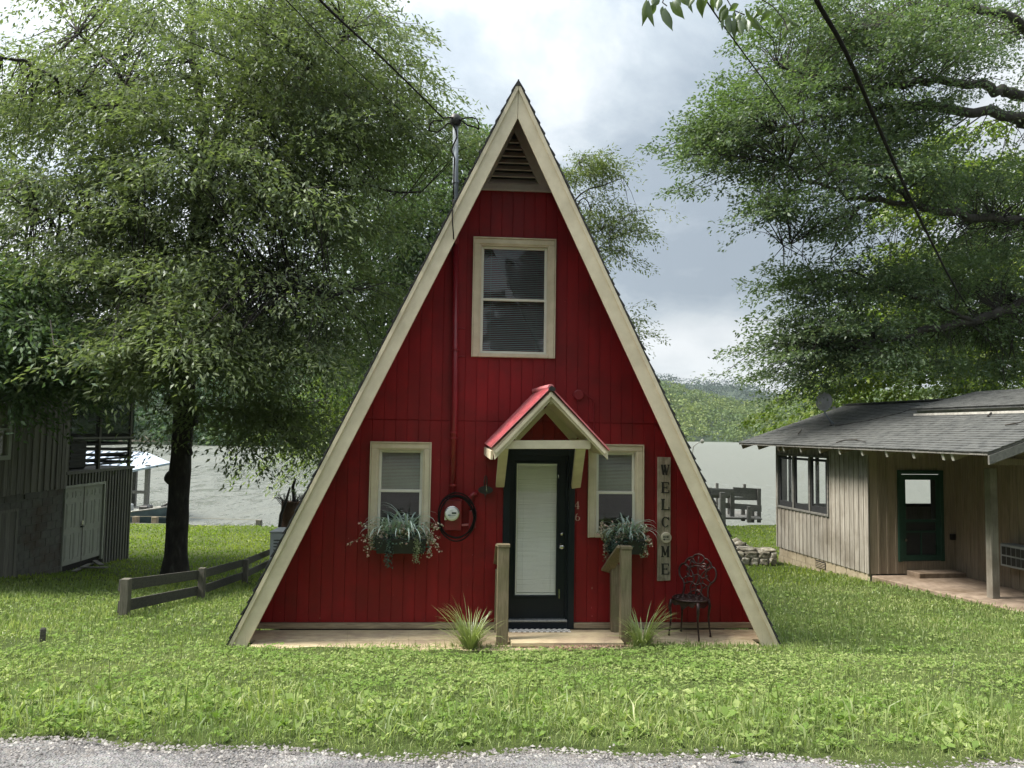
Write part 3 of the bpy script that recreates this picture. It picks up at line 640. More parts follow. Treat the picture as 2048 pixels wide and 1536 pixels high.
b = MB().beam((x_-.035, -.0175, z_-.022), (x_+.04, -.0175, z_-.022), .003, .004); b.prism([(x_-.044, z_-.022), (x_-.018, z_-.010), (x_-.018, z_-.034)], -.0186, -.016); b.build('arrow', M['letter'], sgn_)
for ch, (px, py) in (('4', (1154, 1010)), ('6', (1155, 1034))):
    x_, z_ = HL(px, py, WY); g = glyph(ch, 0, 0, .062, .085, .012, -.006, -.001, None, M['pinkn'], 'house_number')
    g.location = HWd(x_, WY-.003, z_); g.rotation_euler = (0, 0, HYAW); tag(g, 'pale house numeral %s right of the front door, %s' % (ch, 'upper' if ch == '4' else 'lower'), 'house number', 'house numbers 46')
bx, bz = HL(971, 980, WY-.05); pl = empty('iron_plaque', HWd(bx, WY-.05, bz), HYAW, 'small black cast iron wall plaque, oval with an upright fretted stem, left of the door', 'wall ornament')
mb = MB(); 
mb.pts([(.088*math.cos(a), y, .046*math.sin(a)) for y in (-.008, .008) for a in np.linspace(0, 2*PI, 21)[:-1]], [tuple(range(20)), tuple(range(39, 19, -1))] + [(i, 20+i, 20+(i+1) % 20, (i+1) % 20) for i in range(20)])
mb.build('oval_plate', M['black'], pl)
for s_ in (-1, 1): MB().tube([(s_*.014, 0, .04), (s_*.017, 0, .09), (s_*.012, 0, .15), (0, 0, .168)], .006, 6).build('stem', M['black'], pl)
for i in range(5): MB().tube([(.018*math.cos(a), -.002, .055+.023*i+.011*math.sin(a)) for a in np.linspace(0, 2*PI, 9)], .0035, 4, False).build('fretwork_ring', M['iron'], pl)
MB().prism([(-.015, -.04), (.012, -.04), (-.004, -.098)], -.006, .006).build('pointed_tip', M['black'], pl)
MB().tube([(.010, -.012, .06), (.014, -.014, 0), (.018, -.012, -.02)], .004, 5).build('clapper_rod', M['chrome'], pl)
MB().tube([(-.07, -.012, .0), (-.03, -.012, -.012), (.0, -.012, -.024)], .004, 5).build('raised_scroll', M['iron'], pl)
MB().tube([(bx*0-.02, .03, .0), (0, .04, .0)], .006, 5).build('wall_bracket', M['black'], pl)
# ================================================================== PLANTS AT THE HOUSE
M['spider'] = leaf_mat('pale_blue_green_blade', (.20, .30, .27), (.38, .49, .45), (.66, .72, .67), .2)
M['ivy'] = leaf_mat('dark_ivy_leaf', (.02, .05, .038), (.045, .09, .065), (.11, .17, .13), .2)
M['sprig'] = leaf_mat('olive_sprig', (.12, .17, .08), (.22, .26, .14), (.36, .38, .22), .2)
M['petal'] = Mt('small_cream_petal', (.55, .47, .40), (.70, .62, .52), freq=30, rough=.7)
M['pinkp'] = Mt('pale_pink_berry', (.55, .36, .32), (.66, .45, .38), freq=30, rough=.6)
M['vgrass'] = leaf_mat('variegated_grass_blade', (.11, .17, .05), (.24, .30, .10), (.55, .56, .32), .3)
M['yvine'] = leaf_mat('tan_trailing_sprig', (.13, .11, .06), (.20, .16, .10), (.28, .24, .15), .2)
def blade(mb, base, az, L, w0, elev, droop, n=6, twist=0.0, fold=.0):
    "an arching grass blade; az = heading, elev = starting elevation"
    p = Vector(base); e = elev; V = []; side = Vector((-math.sin(az+twist), math.cos(az+twist), 0))
    for i in range(n+1):
        t = i/n; ww = w0*(1 - t)**.6*(.55+.45*min(1, t*5)) if i < n else 0
        if i < n: V += [p - side*ww, p + Vector((0, 0, -fold*ww)), p + side*ww]
        else: V += [p]
        d = Vector((math.cos(az)*math.cos(e), math.sin(az)*math.cos(e), math.sin(e))); p = p + d*(L/n); e -= droop/n*(.5+t)
    F_ = []
    for i in range(n-1):
        a = 3*i; F_ += [(a, a+1, a+4, a+3), (a+1, a+2, a+5, a+4)]
    a = 3*(n-1); F_ += [(a, a+1, a+3), (a+1, a+2, a+3)]
    mb.pts(V, F_); return V[-1]
def leaflet(mb, p, d, L, w_, up=Vector((0, 0, 1))):
    d = Vector(d).normalized(); s_ = d.cross(up); s_ = s_.normalized() if s_.length > 1e-3 else Vector((1, 0, 0)); n = s_.cross(d)
    p = Vector(p); mb.pts([p, p + d*L*.4 + s_*w_ + n*w_*.3, p + d*L, p + d*L*.4 - s_*w_ + n*w_*.3], [(0, 1, 2, 3)])
def rv(): return Vector((random.gauss(0, 1), random.gauss(0, 1), random.gauss(0, 1))).normalized()

def flower_box(label, pl, pr, seed, spiders, reach=1.0):
    random.seed(seed); (xa, za), (xb_, zb) = HL(*pl, .40), HL(*pr, .40)
    cx, cz = (xa+xb_)/2, min(za, zb); w_ = xb_-xa
    e = empty('flower_box', HWd(cx, WY-.035, cz), HYAW, label, 'flower box', 'flower boxes below the two lower windows')
    mb = MB(); hw = w_/2
    mb.pts([(-hw+.03, -.19, 0), (hw-.03, -.19, 0), (hw-.03, -.0, 0), (-hw+.03, 0, 0), (-hw, -.21, .17), (hw, -.21, .17), (hw, -.0, .17), (-hw, 0, .17)], [(0,3,2,1),(4,5,6,7),(0,1,5,4),(1,2,6,5),(2,3,7,6),(3,0,4,7)])
    mb.build('planter', M['black'], e, bevel=.006)
    top = .17
    for (u, ht, n) in spiders:                      # spiky variegated plants: every blade a leaf
        for i in range(n):
            az = random.uniform(0, 2*PI); el = random.uniform(.75, 1.5); L = random.uniform(.25, .38)*ht*(.6+.4*reach)
            b = MB(); blade(b, (u*hw + .03*math.cos(az), -.11+.02*math.sin(az), top+.03), az, L, .013, el, random.uniform(1.8, 3.1), 7, fold=.3); b.build('leaf', M['spider'], e)
    f = MB(); 
    for i in range(480):                             # dense ivy filling
        x = random.uniform(-1.08, 1.08)*hw; p = Vector((x, random.uniform(-.24, -.02), top + random.uniform(-.07, .10) - .06*abs(x/hw)**2)); leaflet(f, p, rv()+Vector((0, -.5, -.2)), random.uniform(.02, .045), random.uniform(.008, .016), rv())
    tag(f.build('ivy', M['ivy'], e), kind='stuff')
    f = MB(); fl = MB(); fp = MB()
    for i in range(78):                              # flower sprigs
        x = random.uniform(-1.05, 1.05)*hw; a = random.uniform(0, PI*2); out = random.uniform(.05, .20); hgt = random.uniform(-.10, .20) if random.random() < .65 else random.uniform(-.2, .05)
        p0 = Vector((x, -.11, top)); p1 = p0 + Vector((math.cos(a)*out*reach + .14*reach*x/hw, -abs(math.sin(a))*out*.7, hgt)); f.tube([p0, p0.lerp(p1, .5)+Vector((0, 0, .05)), p1], .0015, 3, False)
        for j in range(16):
            t = random.uniform(.35, 1.05); q = p0.lerp(p1, t) + Vector((0, 0, .05*(1-abs(2*t-1)))) + rv()*.018
            leaflet(f, q, rv(), .028, .008, rv())
            if random.random() < .5:
                tgt = fp if random.random() < .3 else fl; r_ = random.uniform(.008, .014); d = rv()
                tgt.pts([q+Vector((r_, 0, 0)), q+Vector((0, r_, 0)), q-Vector((r_, 0, 0)), q-Vector((0, r_, 0)), q+Vector((0, 0, r_)), q-Vector((0, 0, r_))], [(0,1,4),(1,2,4),(2,3,4),(3,0,4),(1,0,5),(2,1,5),(3,2,5),(0,3,5)])
    tag(f.build('sprigs', M['sprig'], e), kind='stuff'); tag(fl.build('small_flowers', M['petal'], e), kind='stuff'); tag(fp.build('pink_berries', M['pinkp'], e), kind='stuff')
    return e, hw, top
def trailing(e, x, y, z, L, m, wdt=.03, n=90, name='trailing_vine', lf=.022):
    f = MB(); f.tube([(x, y, z), (x+.01, y-.02, z-L*.5), (x-.005, y-.015, z-L)], .0025, 4, False)
    for i in range(n):
        t = random.random()**.8; p = Vector((x+random.gauss(0, wdt*.5), y-.02+random.gauss(0, wdt*.4), z-L*t)); leaflet(f, p, rv()+Vector((0, -.3, -.8)), random.uniform(.7, 1.3)*lf, lf*.36, rv())
    return f.build(name, m, e)
e, hw, top = flower_box('flower box with dense pale spiky leaves and white sprigs under the left window', (748, 1107), (853, 1107), 3, [(-.45, 1.3, 34), (.20, 1.5, 38), (-.12, 1.1, 18), (.55, 1.0, 12)])
trailing(e, -.42*hw, -.22, top-.02, .30, M['ivy'], .05, 150); trailing(e, .62*hw, -.2, top+.02, .28, M['sprig'], .05, 160); trailing(e, .68*hw, -.18, top+.05, .20, M['sprig'], .04, 60)
for s_, u, z_ in ((-1, -1.0, .10), (-1, -.95, -.02), (1, 1.0, .14), (1, .92, .0)):
    f = MB(); p0 = Vector((u*hw*.8, -.12, top+z_*.3)); 
    for i in range(40):
        t = random.random(); q = p0 + Vector((s_*t*.20, -.06*t, z_*.6*t - .12*t*t)) + rv()*.014; leaflet(f, q, rv(), .016, .006, rv())
    f.build('side_sprig', M['sprig'], e)
    for i in range(5):
        t = .5+.12*i; q = p0 + Vector((s_*t*.20, -.06*t-.01, z_*.6*t-.12*t*t)) + rv()*.012
        MB().lathe([(.003, -.007), (.0085, 0), (.003, .007)], q, 'z', 6).build('bud', M['pinkp'], e)
e, hw, top = flower_box('flower box with pale spiky leaves and hanging tan sprigs behind the right handrail', (1212, 1108), (1290, 1109), 9, [(.0, 1.4, 34), (.45, 1.5, 34), (-.4, 1.0, 12)], .35)
trailing(e, -.98*hw, -.18, top+.04, .30, M['yvine'], .035, 110); trailing(e, -.62*hw, -.22, top-.0, .20, M['ivy'], .06, 170, lf=.03); trailing(e, .9*hw, -.16, top+.02, .22, M['sprig'], .05, 90); trailing(e, -.9*hw, -.16, top+.1, .12, M['sprig'], .08, 120)

def grass_clump(label, px, py, seed, hgt, spread, lean=0):
    random.seed(seed); x, z = HL(px, py, -.17); wpt = HWd(x, -.17, 0); wpt.z = gz(wpt.x, wpt.y) - .01
    e = empty('ornamental_grass', wpt, HYAW, label, 'ornamental grass', 'grass clumps in front of the deck')
    for i in range(150):
        az = random.uniform(0, 2*PI); el = 1.52 - abs(random.gauss(0, .33)); L = random.uniform(.6, 1.15)*hgt
        b = MB(); blade(b, (.05*math.cos(az), .04*math.sin(az), 0), az+.0, L*(1+.15*math.cos(az)*lean), random.uniform(.005, .0095), min(1.5, el), random.uniform(.5, 2.0)*spread, 6, fold=.4); b.build('leaf', M['vgrass'], e)
    b = MB()
    for i in range(160):
        az = random.uniform(0, 2*PI); blade(b, (.07*math.cos(az)*random.random(), .06*math.sin(az)*random.random(), 0), az, random.uniform(.3, .6)*hgt, .004, random.uniform(1.0, 1.5), random.uniform(.5, 1.2), 4)
    tag(b.build('inner_leaves', M['vgrass'], e), kind='stuff')
grass_clump('arching variegated grass clump left of the left handrail', 941, 1283, 21, .50, 1.0, -1)
grass_clump('arching variegated grass clump between the right handrail and the iron chair', 1284, 1287, 22, .45, 1.1, 1)

# ================================================================== IRON CHAIR
random.seed(5)
ft = [Pz(*p, HZ) for p in ((1338, 1272), (1398, 1284), (1421, 1275), (1362, 1264))]   # front-left, front-right, back-right, back-left
cc = sum(ft, Vector())/4; ax = ((ft[1]-ft[0]) + (ft[2]-ft[3])).normalized(); yaw = math.atan2(ax.y, ax.x)
ch = empty('garden_chair', (cc.x, cc.y, HZ), yaw, 'ornate dark cast iron bistro chair on the deck under the WELCOME sign', 'chair')
CI = Matrix.Translation(cc) @ Matrix.Rotation(yaw, 4, 'Z'); CI = CI.inverted()
loc = [CI @ p for p in ft]
sw2, sd2, sz = .185, .18, .43
for i, p in enumerate(loc):
    sx = -1 if i in (0, 3) else 1; sy = -1 if i in (0, 1) else 1
    px_, py_ = p.x, p.y; tx, ty = sx*sw2*.86, sy*sd2*.80
    MB().tube([(tx, ty, sz-.01), (tx+sx*.012, ty+sy*.012, sz-.09), (tx*.94+px_*.06, ty*.94+py_*.06, sz-.20), (tx*.6+px_*.4, ty*.6+py_*.4, .12), (px_*.96+tx*.04, py_*.96+ty*.04, .035), (px_, py_, .008)], [.020, .019, .012, .010, .010, .015], 8).build('leg', M['iron'], ch, True)
seat = MB(); ring = [(sw2*(1.02+.05*math.cos(3*a))*math.cos(a), sd2*(1.02+.04*math.cos(4*a))*math.sin(a)) for a in np.linspace(0, 2*PI, 33)]
seat.tube([(x, y, sz) for x, y in ring], .013, 6, False)
seat.prismz([(x*.97, y*.97) for x, y in ring[:-1]], sz-.006, sz+.004)
so_ = seat.build('seat', M['iron'], ch, True)
for rr, n in ((.035, 1), (.09, 6), (.14, 10)):
    for k in range(n):
        a = 2*PI*k/n; c_ = Vector((rr*math.cos(a)*1.0, rr*math.sin(a)*.95, sz+.008)) if n > 1 else Vector((0, 0, sz+.008))
        MB().tube([c_ + Vector((.022*math.cos(b), .022*math.sin(b), 0)) for b in np.linspace(0, 2*PI, 9)], .0045, 4, False).build('rosette', M['iron'], so_)
for sx in (-1, 1):
    MB().prism([(-.15, sz-.01), (.15, sz-.01), (.11, sz-.07), (.05, sz-.05), (0, sz-.10), (-.05, sz-.05), (-.11, sz-.07)], sx*sd2*.9-.004, sx*sd2*.9+.004).build('apron', M['iron'], ch)
    ap_ = MB(); pts = [(-.13, sz-.01), (.13, sz-.01), (.09, sz-.07), (0, sz-.09), (-.09, sz-.07)]
    ap_.pts([(sx*sw2*.9+dx, y, z) for dx in (-.004, .004) for y, z in pts], [tuple(range(5)), tuple(range(9, 4, -1))] + [(i, i+5, (i+1) % 5+5, (i+1) % 5) for i in range(5)]); ap_.build('apron', M['iron'], ch)
# backrest: lobed outline, inner lattice, leaning back a little
def bp(x, z): return (x, sd2*.85 + .10*max(0, z-.0)/.45*1.0, sz + z)
half = [(.155, -.01), (.145, .09), (.165, .15), (.215, .20), (.228, .27), (.205, .325), (.165, .345), (.150, .38), (.105, .415), (.072, .42), (.055, .445), (0, .462)]
outl = [(-x, z) for x, z in half] + [(x, z) for x, z in half[::-1][1:]]
def smooth(pts, n=4):
    out_ = []
    for i in range(len(pts)-1):
        p0, p1, p2, p3 = [Vector(pts[max(0, min(len(pts)-1, i+k))]) for k in (-1, 0, 1, 2)]
        for j in range(n):
            t = j/n; out_.append(tuple(.5*((2*p1) + (p2-p0)*t + (2*p0-5*p1+4*p2-p3)*t*t + (3*p1-p0-3*p2+p3)*t**3)))
    return out_ + [tuple(pts[-1])]
bk = MB().tube([bp(x, z) for x, z in smooth(outl)], .0115, 7).build('backrest', M['iron'], ch, True)
lat = [[(0, 0), (.0, .12), (.02, .2), (0, .3), (0, .44)], [(-.05, 0), (-.07, .1), (-.03, .17), (-.06, .25), (-.10, .30), (-.09, .37)], [(.05, 0), (.07, .1), (.03, .17), (.06, .25), (.10, .30), (.09, .37)],
       [(-.14, .12), (-.07, .15), (0, .12), (.07, .15), (.14, .12)], [(-.13, .24), (-.07, .20), (0, .24), (.07, .20), (.13, .24)], [(-.15, .34), (-.10, .30), (-.03, .33), (.03, .33), (.10, .30), (.15, .34)], [(-.10, .0), (-.02, .06), (.05, .05), (.10, .0)], [(-.17, .17), (-.10, .22), (-.12, .30), (-.17, .33)], [(.17, .17), (.10, .22), (.12, .30), (.17, .33)], [(-.07, .41), (-.03, .36), (.03, .36), (.07, .41)]]
for L in lat: MB().tube([bp(x, z) for x, z in smooth(L, 3)], .009, 5).build('scroll', M['iron'], bk, True)
for i in range(26):
    x, z = random.uniform(-.13, .13), random.uniform(.03, .40)
    if abs(x) > .10 and z < .1: continue
    p = Vector(bp(x, z)); mb = MB(); a = random.uniform(0, PI); d = Vector((math.cos(a), 0, math.sin(a))); q = Vector((-math.sin(a), 0, math.cos(a)))
    mb.pts([p-d*.03, p+q*.013+Vector((0, -.008, 0)), p+d*.03, p-q*.013+Vector((0, -.008, 0)), p+Vector((0, .006, 0))], [(0, 1, 2, 3), (0, 4, 1), (1, 4, 2), (2, 4, 3), (3, 4, 0)]); mb.build('cast_leaf', M['iron'], bk)

# ================================================================== FENCE, STAKE, STONES
fpts = [P(248, 1240, 10.5), P(402, 1187, 13.9), P(490, 1156, 17.6), P(548, 1130, 21.5)]
for p in fpts: p.z = gz(p.x, p.y)
fe = empty('board_fence', fpts[0], 0, 'low two-board dark wooden fence running back along the left of the A-frame', 'fence')
rel = [p - fpts[0] for p in fpts]; HF = .53
for i, p in enumerate(rel):
    MB().beam(p + Vector((0, 0, -.1)), p + Vector((.01, 0, HF + (.04 if i == 1 else .0))), .115, .10, (0, 1, 0)).build('post', M['fencep'], fe, bevel=.006)
for a, b in zip(rel, rel[1:]):
    d = (b-a).normalized(); off = Vector((d.y, -d.x, 0))*-.07
    for (h0, hh) in ((.435, .16), (.145, .16)):
        MB().beam(a + off + Vector((0, 0, h0)) - d*.02, b + off + Vector((0, 0, h0+.01)) - d*.03, .034, hh).build('rail', M['fence'], fe, bevel=.004)
sp = Pz(85, 1282, CAMZ-2.2); sp.z = gz(sp.x, sp.y)
for _ in range(4): sp = Pz(85, 1282, sp.z); sp.z = gz(sp.x, sp.y)
st = empty('wooden_stake', sp, .3, 'short dark wooden stake standing alone in the left lawn', 'stake')
MB().beam((0, 0, -.1), (0, 0, .125), .05, .045, (0, 1, 0)).build('shaft', M['fence'], st, bevel=.006)
MB().pts([(-.025, -.022, .126), (.025, -.022, .126), (.025, .022, .126), (-.025, .022, .126), (-.012, -.012, .142), (.012, -.012, .145), (.012, .012, .141), (-.012, .012, .14)], [(0,1,5,4),(1,2,6,5),(2,3,7,6),(3,0,4,7),(4,5,6,7)]).build('tip', M['fence'], st)
def ico(r, c, sq=(1, 1, 1), jit=.12, sub=2, seed=0, box=0):
    import bmesh
    bm = bmesh.new(); bmesh.ops.create_icosphere(bm, subdivisions=sub, radius=1); rs = random.Random(seed)
    ph = [rs.uniform(0, 6) for _ in range(6)]
    V = []
    for v in bm.verts:
        p = v.co; k = 1 + jit*(math.sin(p.x*3+ph[0])+math.sin(p.y*3.4+ph[1])+math.sin(p.z*3+ph[2]))/1.5 + rs.uniform(-.05, .05)
        if box: q_ = max(abs(p.x), abs(p.y), abs(p.z)); k = k*(1-box) + box*k/q_*.86
        V.append((c[0]+p.x*k*r*sq[0], c[1]+p.y*k*r*sq[1], c[2]+p.z*k*r*sq[2]))
    F_ = [tuple(v.index for v in f.verts) for f in bm.faces]; bm.free(); return V, F_
swp = P(1510, 1118, 18.6); swp.z = gz(swp.x, swp.y)
sw_ = empty('stone_wall', swp, R(2), 'low mossy stone wall end on the lawn between the A-frame and the grey cottage', 'stone wall'); k = 0
for row, (z0, h) in enumerate(((.0, .20), (.17, .17))):
    x = -2.2
    while x < .50:
        w_ = random.uniform(.22, .42); w_ = min(w_, .52-x)
        for yy in (0, .34):
            k += 1; V, F_ = ico(1, (x+w_/2, yy+random.uniform(-.02, .02), z0+h/2), (w_*.52, .20, h*.62), .09, 2, k, .9); mesh_obj('stone', V, F_, M['stone'], sw_)
        x += w_*.92
for i in range(5): V, F_ = ico(1, (-1.95+.42*i+.1, .17, .365), (.27, .30, .045), .04, 2, 60+i, .8); mesh_obj('cap_stone', V, F_, M['stone'], sw_, True)
V, F_ = ico(1, (.38, .15, .355), (.20, .30, .04), .04, 2, 80); mesh_obj('cap_stone', V, F_, M['stone'], sw_, True)
ps = P(1476, 1093, 19.6); ps.z = gz(ps.x, ps.y)
rp = empty('rock_pile', ps, 0, 'small heap of grey rocks behind the right rake of the A-frame', 'rock pile')
for i in range(16): V, F_ = ico(random.uniform(.08, .15), (random.uniform(-.5, .25), random.uniform(-.2, .2), random.uniform(.05, .50)*(1-.3*random.random())), (1.2, 1, .8), .15, 1, 100+i); mesh_obj('rock', V, F_, M['stone'], rp, True)

# AC unit, drum with sticks, leaning branch
ap_ = P(552, 1120, 16.6); g_ = gz(ap_.x, ap_.y); tp = P(552, 1062, 16.6).z - g_; xl = P(540, 1090, 16.6).x
ac = empty('air_conditioner', (xl+.42, 16.9, g_), .05, 'grey boxy air conditioner unit half hidden behind the left side of the A-frame', 'air conditioner')
MB().box(-.42, .42, -.35, .35, .03, tp-.03).build('casing', M['acbox'], ac, bevel=.015); MB().box(-.44, .44, -.37, .37, tp-.029, tp).build('top_cover', M['acbox'], ac, bevel=.01)
for i in range(14): MB().box(-.34, .36, -.362, -.352, .12+i*(tp-.25)/14, .12+i*(tp-.25)/14+.02).build('louver', M['black'], ac)
MB().box(-.44, .44, -.37, .37, -.02, .029).build('base_pad', M['slab'], ac)
dp = P(578, 1048, 20.5); g_ = gz(dp.x, dp.y); h1 = P(578, 1003, 20.5).z - g_
dr = empty('burn_barrel', (dp.x+.05, 20.5, g_), 0, 'rusty brown barrel stuffed with twigs behind the left side of the A-frame', 'barrel')
MB().lathe([(.27, 0), (.28, .02), (.27, .04), (.265, h1*.5-.02), (.28, h1*.5), (.265, h1*.5+.02), (.265, h1-.02), (.28, h1)], (0, 0, 0), 'z', 20).build('drum', M['clay'], dr, True)
for i in range(34):
    a = random.uniform(0, 2*PI); r0_ = random.uniform(0, .22); r1_ = random.uniform(.2, .45); MB().tube([(r0_*math.cos(a), r0_*math.sin(a), h1-.15), (r1_*math.cos(a+.2), r1_*math.sin(a+.2), h1+random.uniform(.0, .22)), (r1_*1.25*math.cos(a+.5), r1_*1.25*math.sin(a+.5), h1+random.uniform(0, .3))], [.012, .009, .004], 5).build('twig', M['bark2'], dr)
MB().tube([(.10, 0, h1-.2), (.02, 0, h1+.4), (.09, 0, h1+.62)], [.05, .045, .03], 7).build('stick', M['bark2'], dr)
lb = P(553, 1054, 19.8); lb.z = gz(lb.x, lb.y)
tag(MB().tube([lb, P(562, 1030, 20.0), P(572, 1003, 20.1), P(580, 975, 20.2)], [.05, .045, .04, .025], 7).build('leaning_branch', M['bark2'], None, True), 'dead branch leaning against the rusty barrel of twigs', 'branch')

# ================================================================== RIGHT COTTAGE
Np = P(1740, 1150, 15.6); Fp = P(1557, 1089, 19.2); GZN = CAMZ - 2.98
dU = Vector((Fp.x-Np.x, Fp.y-Np.y, 0)); LEN = dU.length; dU.normalize(); yawc = math.atan2(-dU.x, dU.y)
CM = Matrix.Translation((Np.x, Np.y, GZN)) @ Matrix.Rotation(yawc, 4, 'Z'); CMI = CM.inverted()
cot = empty('grey_cottage', (Np.x, Np.y, GZN), yawc, 'low cottage with silvery board siding, dark shingle roof and a recessed porch at right', 'cottage')
def CR(px, py): return CMI.to_3x3() @ ray(px, py), CMI @ Vector((0, 0, CAMZ))
def CLx(px, py, x): r, o = CR(px, py); t = (x-o.x)/r.x; q = o+r*t; return q.y, q.z
def CLy(px, py, y): r, o = CR(px, py); t = (y-o.y)/r.y; q = o+r*t; return q.x, q.z
def CLp(px, py, pt, n): r, o = CR(px, py); n = Vector(n); t = (Vector(pt)-o).dot(n)/r.dot(n); return o+r*t
zS = CLx(1740, 1148, 0)[1]            # bottom of siding
ET = CLx(1478, 884, -.62); eN = CLx(1975, 905, -.62); zE = (ET[1]+eN[1])/2; yF, yN = ET[0], eN[0]
# ridge from two silhouette points on the far gable plane
rx, rz = CLy(1693, 810, yF); SL = (rz-zE)/(rx+.62)
def zr(x): return zE + (x+.62)*SL if x < rx else rz - (x-rx)*SL
print('cottage', LEN, 'zS', zS, 'eave', zE, yF, yN, 'ridge', rx, rz)
XE = 2*rx + .62
roofn = (-SL, 0, 1)
TH = .12
def slab(x0, x1, y0, y1, top, th, name, m, par=cot):
    mb = MB(); mb.pts([(x0, y0, top(x0)-th), (x1, y0, top(x1)-th), (x1, y1, top(x1)-th), (x0, y1, top(x0)-th), (x0, y0, top(x0)), (x1, y0, top(x1)), (x1, y1, top(x1)), (x0, y1, top(x0))], [(0,3,2,1),(4,5,6,7),(0,1,5,4),(1,2,6,5),(2,3,7,6),(3,0,4,7)]); return mb.build(name, m, par)
rf = slab(-.62, rx, yN, yF, lambda x: zr(x)-.012, .045, 'roof', M['dock'])
slab(rx+.001, XE, yN, yF, lambda x: zr(x)-.012, .045, 'roof_back', M['rshing'], rf)
mb = MB(); nC = 26; run = (rx+.62)/nC
for i in range(nC):
    x0 = -.64+i*run; x1 = x0+run*1.15; y = yN-.03 + (i % 2)*.15 - .15
    while y < yF+.02:
        wy = random.uniform(.26, .34); a, b = max(y, yN-.03), min(y+wy-.006, yF+.03)
        if b > a:
            l0 = .010+random.uniform(0, .006); z0, z1 = zr(x0)+l0, zr(min(x1, rx))-.004
            mb.pts([(x0, a, z0-.014), (x0, b, z0-.014), (x0, a, z0), (x0, b, z0), (min(x1, rx), a, z1), (min(x1, rx), b, z1)], [(0,1,3,2),(2,3,5,4),(0,2,4),(1,5,3)])
        y += wy
tag(mb.build('shingles', M['rshing'], rf), kind='stuff')
MB().beam((rx, yN, rz+.01), (rx, yF, rz+.01), .25, .03).build('ridge_cap', M['rshing'], rf)
# raised section of roof with a faded green fascia
r1 = CLp(1822, 833, (-.62, 0, zE), roofn); XU = r1.x; YU = r1.y
UPH = .12; SU = SL*.74; XR = rx+.45
def zu(x): return zr(XU)+UPH+.05 + (x-XU)*SU
MB().box(XU+.10, XU+.12, yN-.0, YU-.05, zr(XU)-.02, zr(XU)+UPH+.02).build('upper_fascia', M['greenf'], rf)
MB().box(XU+.02, XU+.098, yN, YU-.05, zr(XU)+.016, zr(XU)+.06).build('flashing', M['whiteend'], rf)
slab(XU, XR, yN-.02, YU, zu, .05, 'upper_roof', M['rshing'], rf)
slab(XR+.001, XE-1.2, yN-.02, YU, lambda x: zu(XR)-(x-XR)*SU, .05, 'upper_roof_back', M['rshing'], rf)
MB().pts([(XU+.1, YU-.06, zr(XU)), (XR, YU-.06, zr(XR)-.1), (XR, YU-.06, zu(XR)-.04), (XU+.1, YU-.06, zu(XU+.1)-.04)], [(0, 1, 2, 3)]).build('upper_gable', M['greenf'], rf)
mb = MB(); nC = 14; run = (XR-XU)/nC
for i in range(nC):
    x0 = XU-.02+i*run; x1 = min(x0+run*1.15, XR); y = yN-.03 - (i % 2)*.13
    while y < YU+.02:
        wy = random.uniform(.26, .34); a, b = max(y, yN-.03), min(y+wy-.006, YU+.02)
        if b > a: z0, z1 = zu(x0)+.012+random.uniform(0, .005), zu(x1)+.0; mb.pts([(x0, a, z0-.014), (x0, b, z0-.014), (x0, a, z0), (x0, b, z0), (x1, a, z1), (x1, b, z1)], [(0,1,3,2),(2,3,5,4),(0,2,4),(1,5,3)])
        y += wy
tag(mb.build('upper_shingles', M['rshing'], rf), kind='stuff')
# rake boards of the near gable, rafters with pale ends
for sx in (0,):
    MB().pts([(-.62, yN-.035, zE-.06), (rx, yN-.035, rz-.06), (rx, yN-.035, rz-.22), (-.62, yN-.035, zE-.20), (-.62, yN-.004, zE-.06), (rx, yN-.004, rz-.06), (rx, yN-.004, rz-.22), (-.62, yN-.004, zE-.20)], [(0,1,2,3),(7,6,5,4),(0,4,5,1),(1,5,6,2),(2,6,7,3),(3,7,4,0)]).build('rake_board', M['dock'], rf)
ry = []
for px in (1485, 1517, 1556, 1568, 1602, 1640, 1680, 1725, 1774, 1828, 1887, 1906): ry.append(CLx(px, 893, -.55)[0])
for i, y in enumerate(ry):
    if i == 2 or i == 3: pass
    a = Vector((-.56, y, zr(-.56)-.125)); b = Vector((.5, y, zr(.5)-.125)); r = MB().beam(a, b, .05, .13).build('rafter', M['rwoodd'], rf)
    if i > 2: MB().beam(a-Vector((.012, 0, .004)), a-Vector((.001, 0, 0)), .052, .132).build('rafter_end', M['whiteend'], r)
